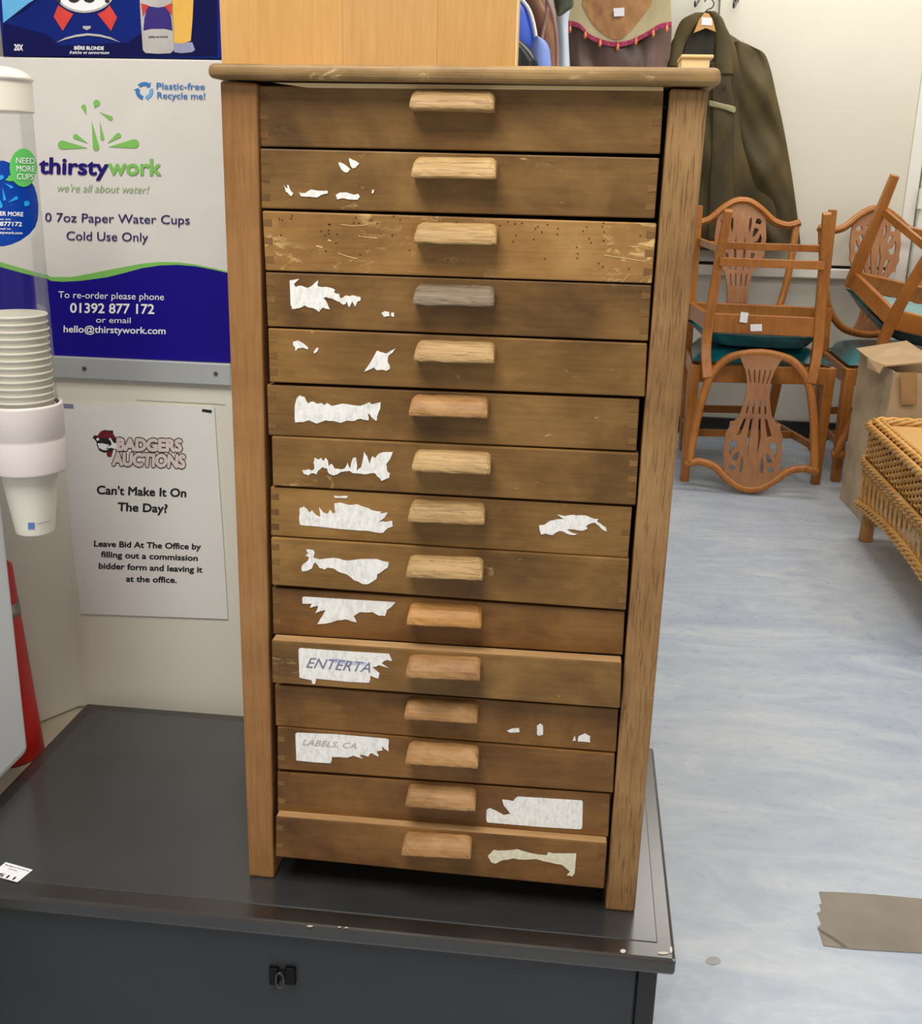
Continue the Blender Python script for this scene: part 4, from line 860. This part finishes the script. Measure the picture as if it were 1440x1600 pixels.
cloth('lining', [(38,1084,1116),(52,1074,1118),(70,1070,1117),(90,1066,1116),(110,1062,1115)], CY-.053, .006, M['coatdark'], ct)
cloth('placket', [(98,1106,1142),(110,1110,1145),(130,1112,1142),(160,1112,1147),(220,1112,1146),(300,1108,1146),(380,1106,1150)], CY-.056, .008, M['coat'], ct, [(.002, 20, 40, 0)])
cloth('flap_edge', [(157,1107,1110),(161,1107,1126),(166,1109,1146),(170,1126,1149),(174,1138,1149),(176,1144,1147)], CY-.066, .004, M['coatedge'], ct)
bt = at(1131, 136, Y=CY-.066); MB().sweep([bt, bt+Vector((0, -.004, 0))], (.014, .014), (0, 0, 1), k=14).build('button', M['coatdark'], ct)
hg = empty('coat_hanger', tuple(at(1100, 40, Y=CY-.075)), 'light wooden hanger holding the olive coat', 'hanger')
hp = [(1083, 52), (1092, 30), (1100, 20), (1107, 21), (1114, 33), (1118, 50), (1110, 47), (1102, 44), (1093, 48)]
MB().prism([at(x, y, Y=CY-.078) for x, y in hp], (0, .012, 0)).build('hanger_arm', M['hanger'], hg, bev=.002)
hk = [at(x, y, Y=CY-.07) for x, y in ((1101, 24), (1104, 16), (1112, 12), (1115, 5), (1111, -1), (1104, -1), (1100, 3))]
MB().sweep(catmull(hk, 4), (.005, .005), (0, 1, 0), k=6).build('hook', M['metal'], hg, smooth=True)
lb = MB().prism([at(x, y, Y=CY-.0785) for x, y in ((1096, 27), (1112, 28), (1112, 40), (1095, 39))], (0, -.0012, 0)).build('lot_label', M['white'], hg)
# wall hooks
for i, (px, py) in enumerate(((1094, -6), (1124, -4), (1150, 2))):
    t = empty('wall_hook', tuple(at(px, py, Y=WY-.035)), ['metal wall hook left of the coat hanger', 'straight metal hook rod above the coat collar', 'metal wall hook right of the olive coat'][i], 'hook', 'hooks on the back wall')
    q = at(px, py, Y=WY-.035)
    MB().box((q.x-.01, WY-.04, q.z-.0), (q.x+.01, WY-.034, q.z+.06)).build('plate', M['metal'], t)
    if i == 1: e = at(1123, 22, Y=WY-.05); MB().sweep([q+Vector((0, -.005, .02)), e], (.006, .006), (0, 1, 0), k=6).build('rod', M['metal'], t)
    else:
        e = at(px-8 if i == 0 else px-4, py+16 if i == 0 else py+10, Y=WY-.08); MB().sweep(catmull([q+Vector((0, -.003, .03)), q+Vector((0, -.03, .0)), e, e+Vector((-.004, -.02, .016))], 4), (.008, .008), (1, 0, 0), k=6).build('prong', M['metal'], t, smooth=True)
# brown satin top
TYY = WY-.16
bt = empty('beaded_top', tuple(at(965, 104, Y=TYY)), 'brown satin top with cream yoke and pink beaded trim hanging', 'garment')
cloth('bodice', [(10,888,1046),(38,884,1049),(70,885,1048),(90,888,1046),(104,890,1042),(130,892,1040),(190,885,1045),(260,878,1052)], TYY, .05, M['brownsatin'], bt, [(.008, 38, 9, 0), (.005, 22, 30, 1), (.003, 66, 14, 2)], nx=40)
def band(name, up, lo, Y, mt, th=.004, lab=None):
    u = catmull(up, 5); l = catmull(lo, 5); rows = [[at(p.x, p.y, Y=Y) for p in u], [at(p.x, p.y, Y=Y) for p in l]]
    o = MB().grid(rows).build(name, mt, bt); s = o.modifiers.new('thick', 'SOLIDIFY'); s.thickness = th; return o
yt = TYY-.070
vl = [(884,36),(905,41),(920,57),(943,67),(965,70),(986,66),(1010,54),(1030,42),(1049,38)]
band('yoke', [(890,-40),(905,-40),(920,-40),(943,-40),(965,-40),(986,-40),(1010,-40),(1030,-40),(1046,-40)], vl, yt+.003, M['cream'])
band('lining', [(912,-30),(930,-30),(965,-30),(1000,-30),(1022,-30)], [(910,8),(930,42),(962,62),(985,48),(1018,6)], yt-.001, M['lining'])
band('pink_trim', [(x, y-4.5) for x, y in vl], [(x, y+3) for x, y in vl], yt-.004, M['pink'], .006)
for x, y in ((890, 47), (914, 56), (937, 69), (964.5, 75), (993, 66), (1020, 54), (1041, 46)):
    p = at(x, y, Y=yt-.008)
    MB().lathe([(.0005, .030), (.0015, .026), (.001, .016), (.004, .013), (.0065, .004), (.0065, -.003), (.004, -.009), (.0005, -.012)], tuple(p), 10).build('bead', M['bead'], bt, smooth=True)
MB().prism([at(x, y, Y=yt-.008) for x, y in ((958, 13), (975, 12), (975, 25), (959, 26))], (0, -.0012, 0)).build('lot_label', M['white'], bt)
# blue items, bag and cloth left of it
bi = empty('blue_hat', tuple(at(825, 104, Y=3.3)), 'bright blue rounded hat shape with white edge beside the oak box', 'hat')
cloth('crown', [(-12,770,806),(0,765,816),(15,765,826),(35,765,832),(60,765,838),(85,765,838),(104,765,838)], 3.32, .05, M['brightblue'], bi, [(.002, 20, 10, 0)])
MB().sweep(catmull([at(x, y, Y=3.29) for x, y in ((800, -12), (815, 0), (826, 15), (832, 32), (836, 52), (838, 75), (837, 104))], 4), (.014, .014), (0, 1, 0), k=8).build('white_edging', M['white'], bi, smooth=True)
bj = empty('pale_blue_pouch', tuple(at(850, 104, Y=3.24)), 'pale blue rounded pouch in front of the bright blue hat', 'bag')
cloth('pouch', [(58,836,842),(64,832,852),(76,828,858),(90,826,860),(104,826,861),(140,826,860)], 3.24, .04, M['paleblue'], bj)
bk = empty('black_shoe', tuple(at(820, 104, Y=3.16)), 'black rounded shape low between oak box and blue hat', 'shoe')
cloth('upper', [(60,800,808),(66,790,818),(78,785,830),(92,780,838),(104,778,840),(135,778,842)], 3.16, .035, plain('black_patent', lin(22, 22, 26), .25), bk)
br = empty('brown_handbag', tuple(at(850, 104, Y=3.42)), 'brown leather handbag with looped strap behind the blue pouch', 'bag')
cloth('bag_body', [(-20,820,846),(0,818,850),(25,826,862),(50,832,866),(80,838,868),(104,840,870),(150,840,872)], 3.42, .04, M['leather'], br, [(.004, 30, 10, 0)])
MB().sweep(catmull([at(x, y, Y=3.36) for x, y in ((850, -20), (854, 0), (853, 25), (849, 45), (846, 62))], 5), (.012, .006), (0, 1, 0), k=6).build('strap', M['strap'], br, smooth=True)
MB().sweep(catmull([at(x, y, Y=3.35) for x, y in ((846, -20), (854, -2), (863, 20), (868, 50), (870, 80), (870, 110))], 5), (.014, .006), (0, 1, 0), k=6).build('strap', M['strap'], br, smooth=True)
pc = empty('pale_blue_shirt', tuple(at(878, 104, Y=3.5)), 'pale blue cloth garment hanging left of the brown satin top', 'garment')
cloth('shirt_body', [(10,868,892),(30,868,888),(60,872,888),(104,872,890),(160,870,892)], 3.55, .03, M['palecloth'], pc, [(.003, 40, 4, 0)])
kg = empty('dark_green_jacket', tuple(at(880, 20, Y=3.4)), 'dark green padded sleeve end hanging at the top of the frame', 'jacket')
cloth('cuff', [(-30,862,896),(-5,864,896),(10,866,895),(18,868,886),(25,870,876)], 3.42, .03, M['khaki'], kg, [(.006, 60, 10, 0)])
# rail holding the clothes (above the picture)
rl = empty('clothes_rail', (0.2, 3.5, 1.95), 'metal clothes rail above the hanging garments', 'rail')
MB().sweep([(-.6, 3.5, 1.95), (.6, 3.5, 1.95)], (.025, .025), (0, 0, 1), k=12).build('rail', M['metal'], rl, smooth=True)
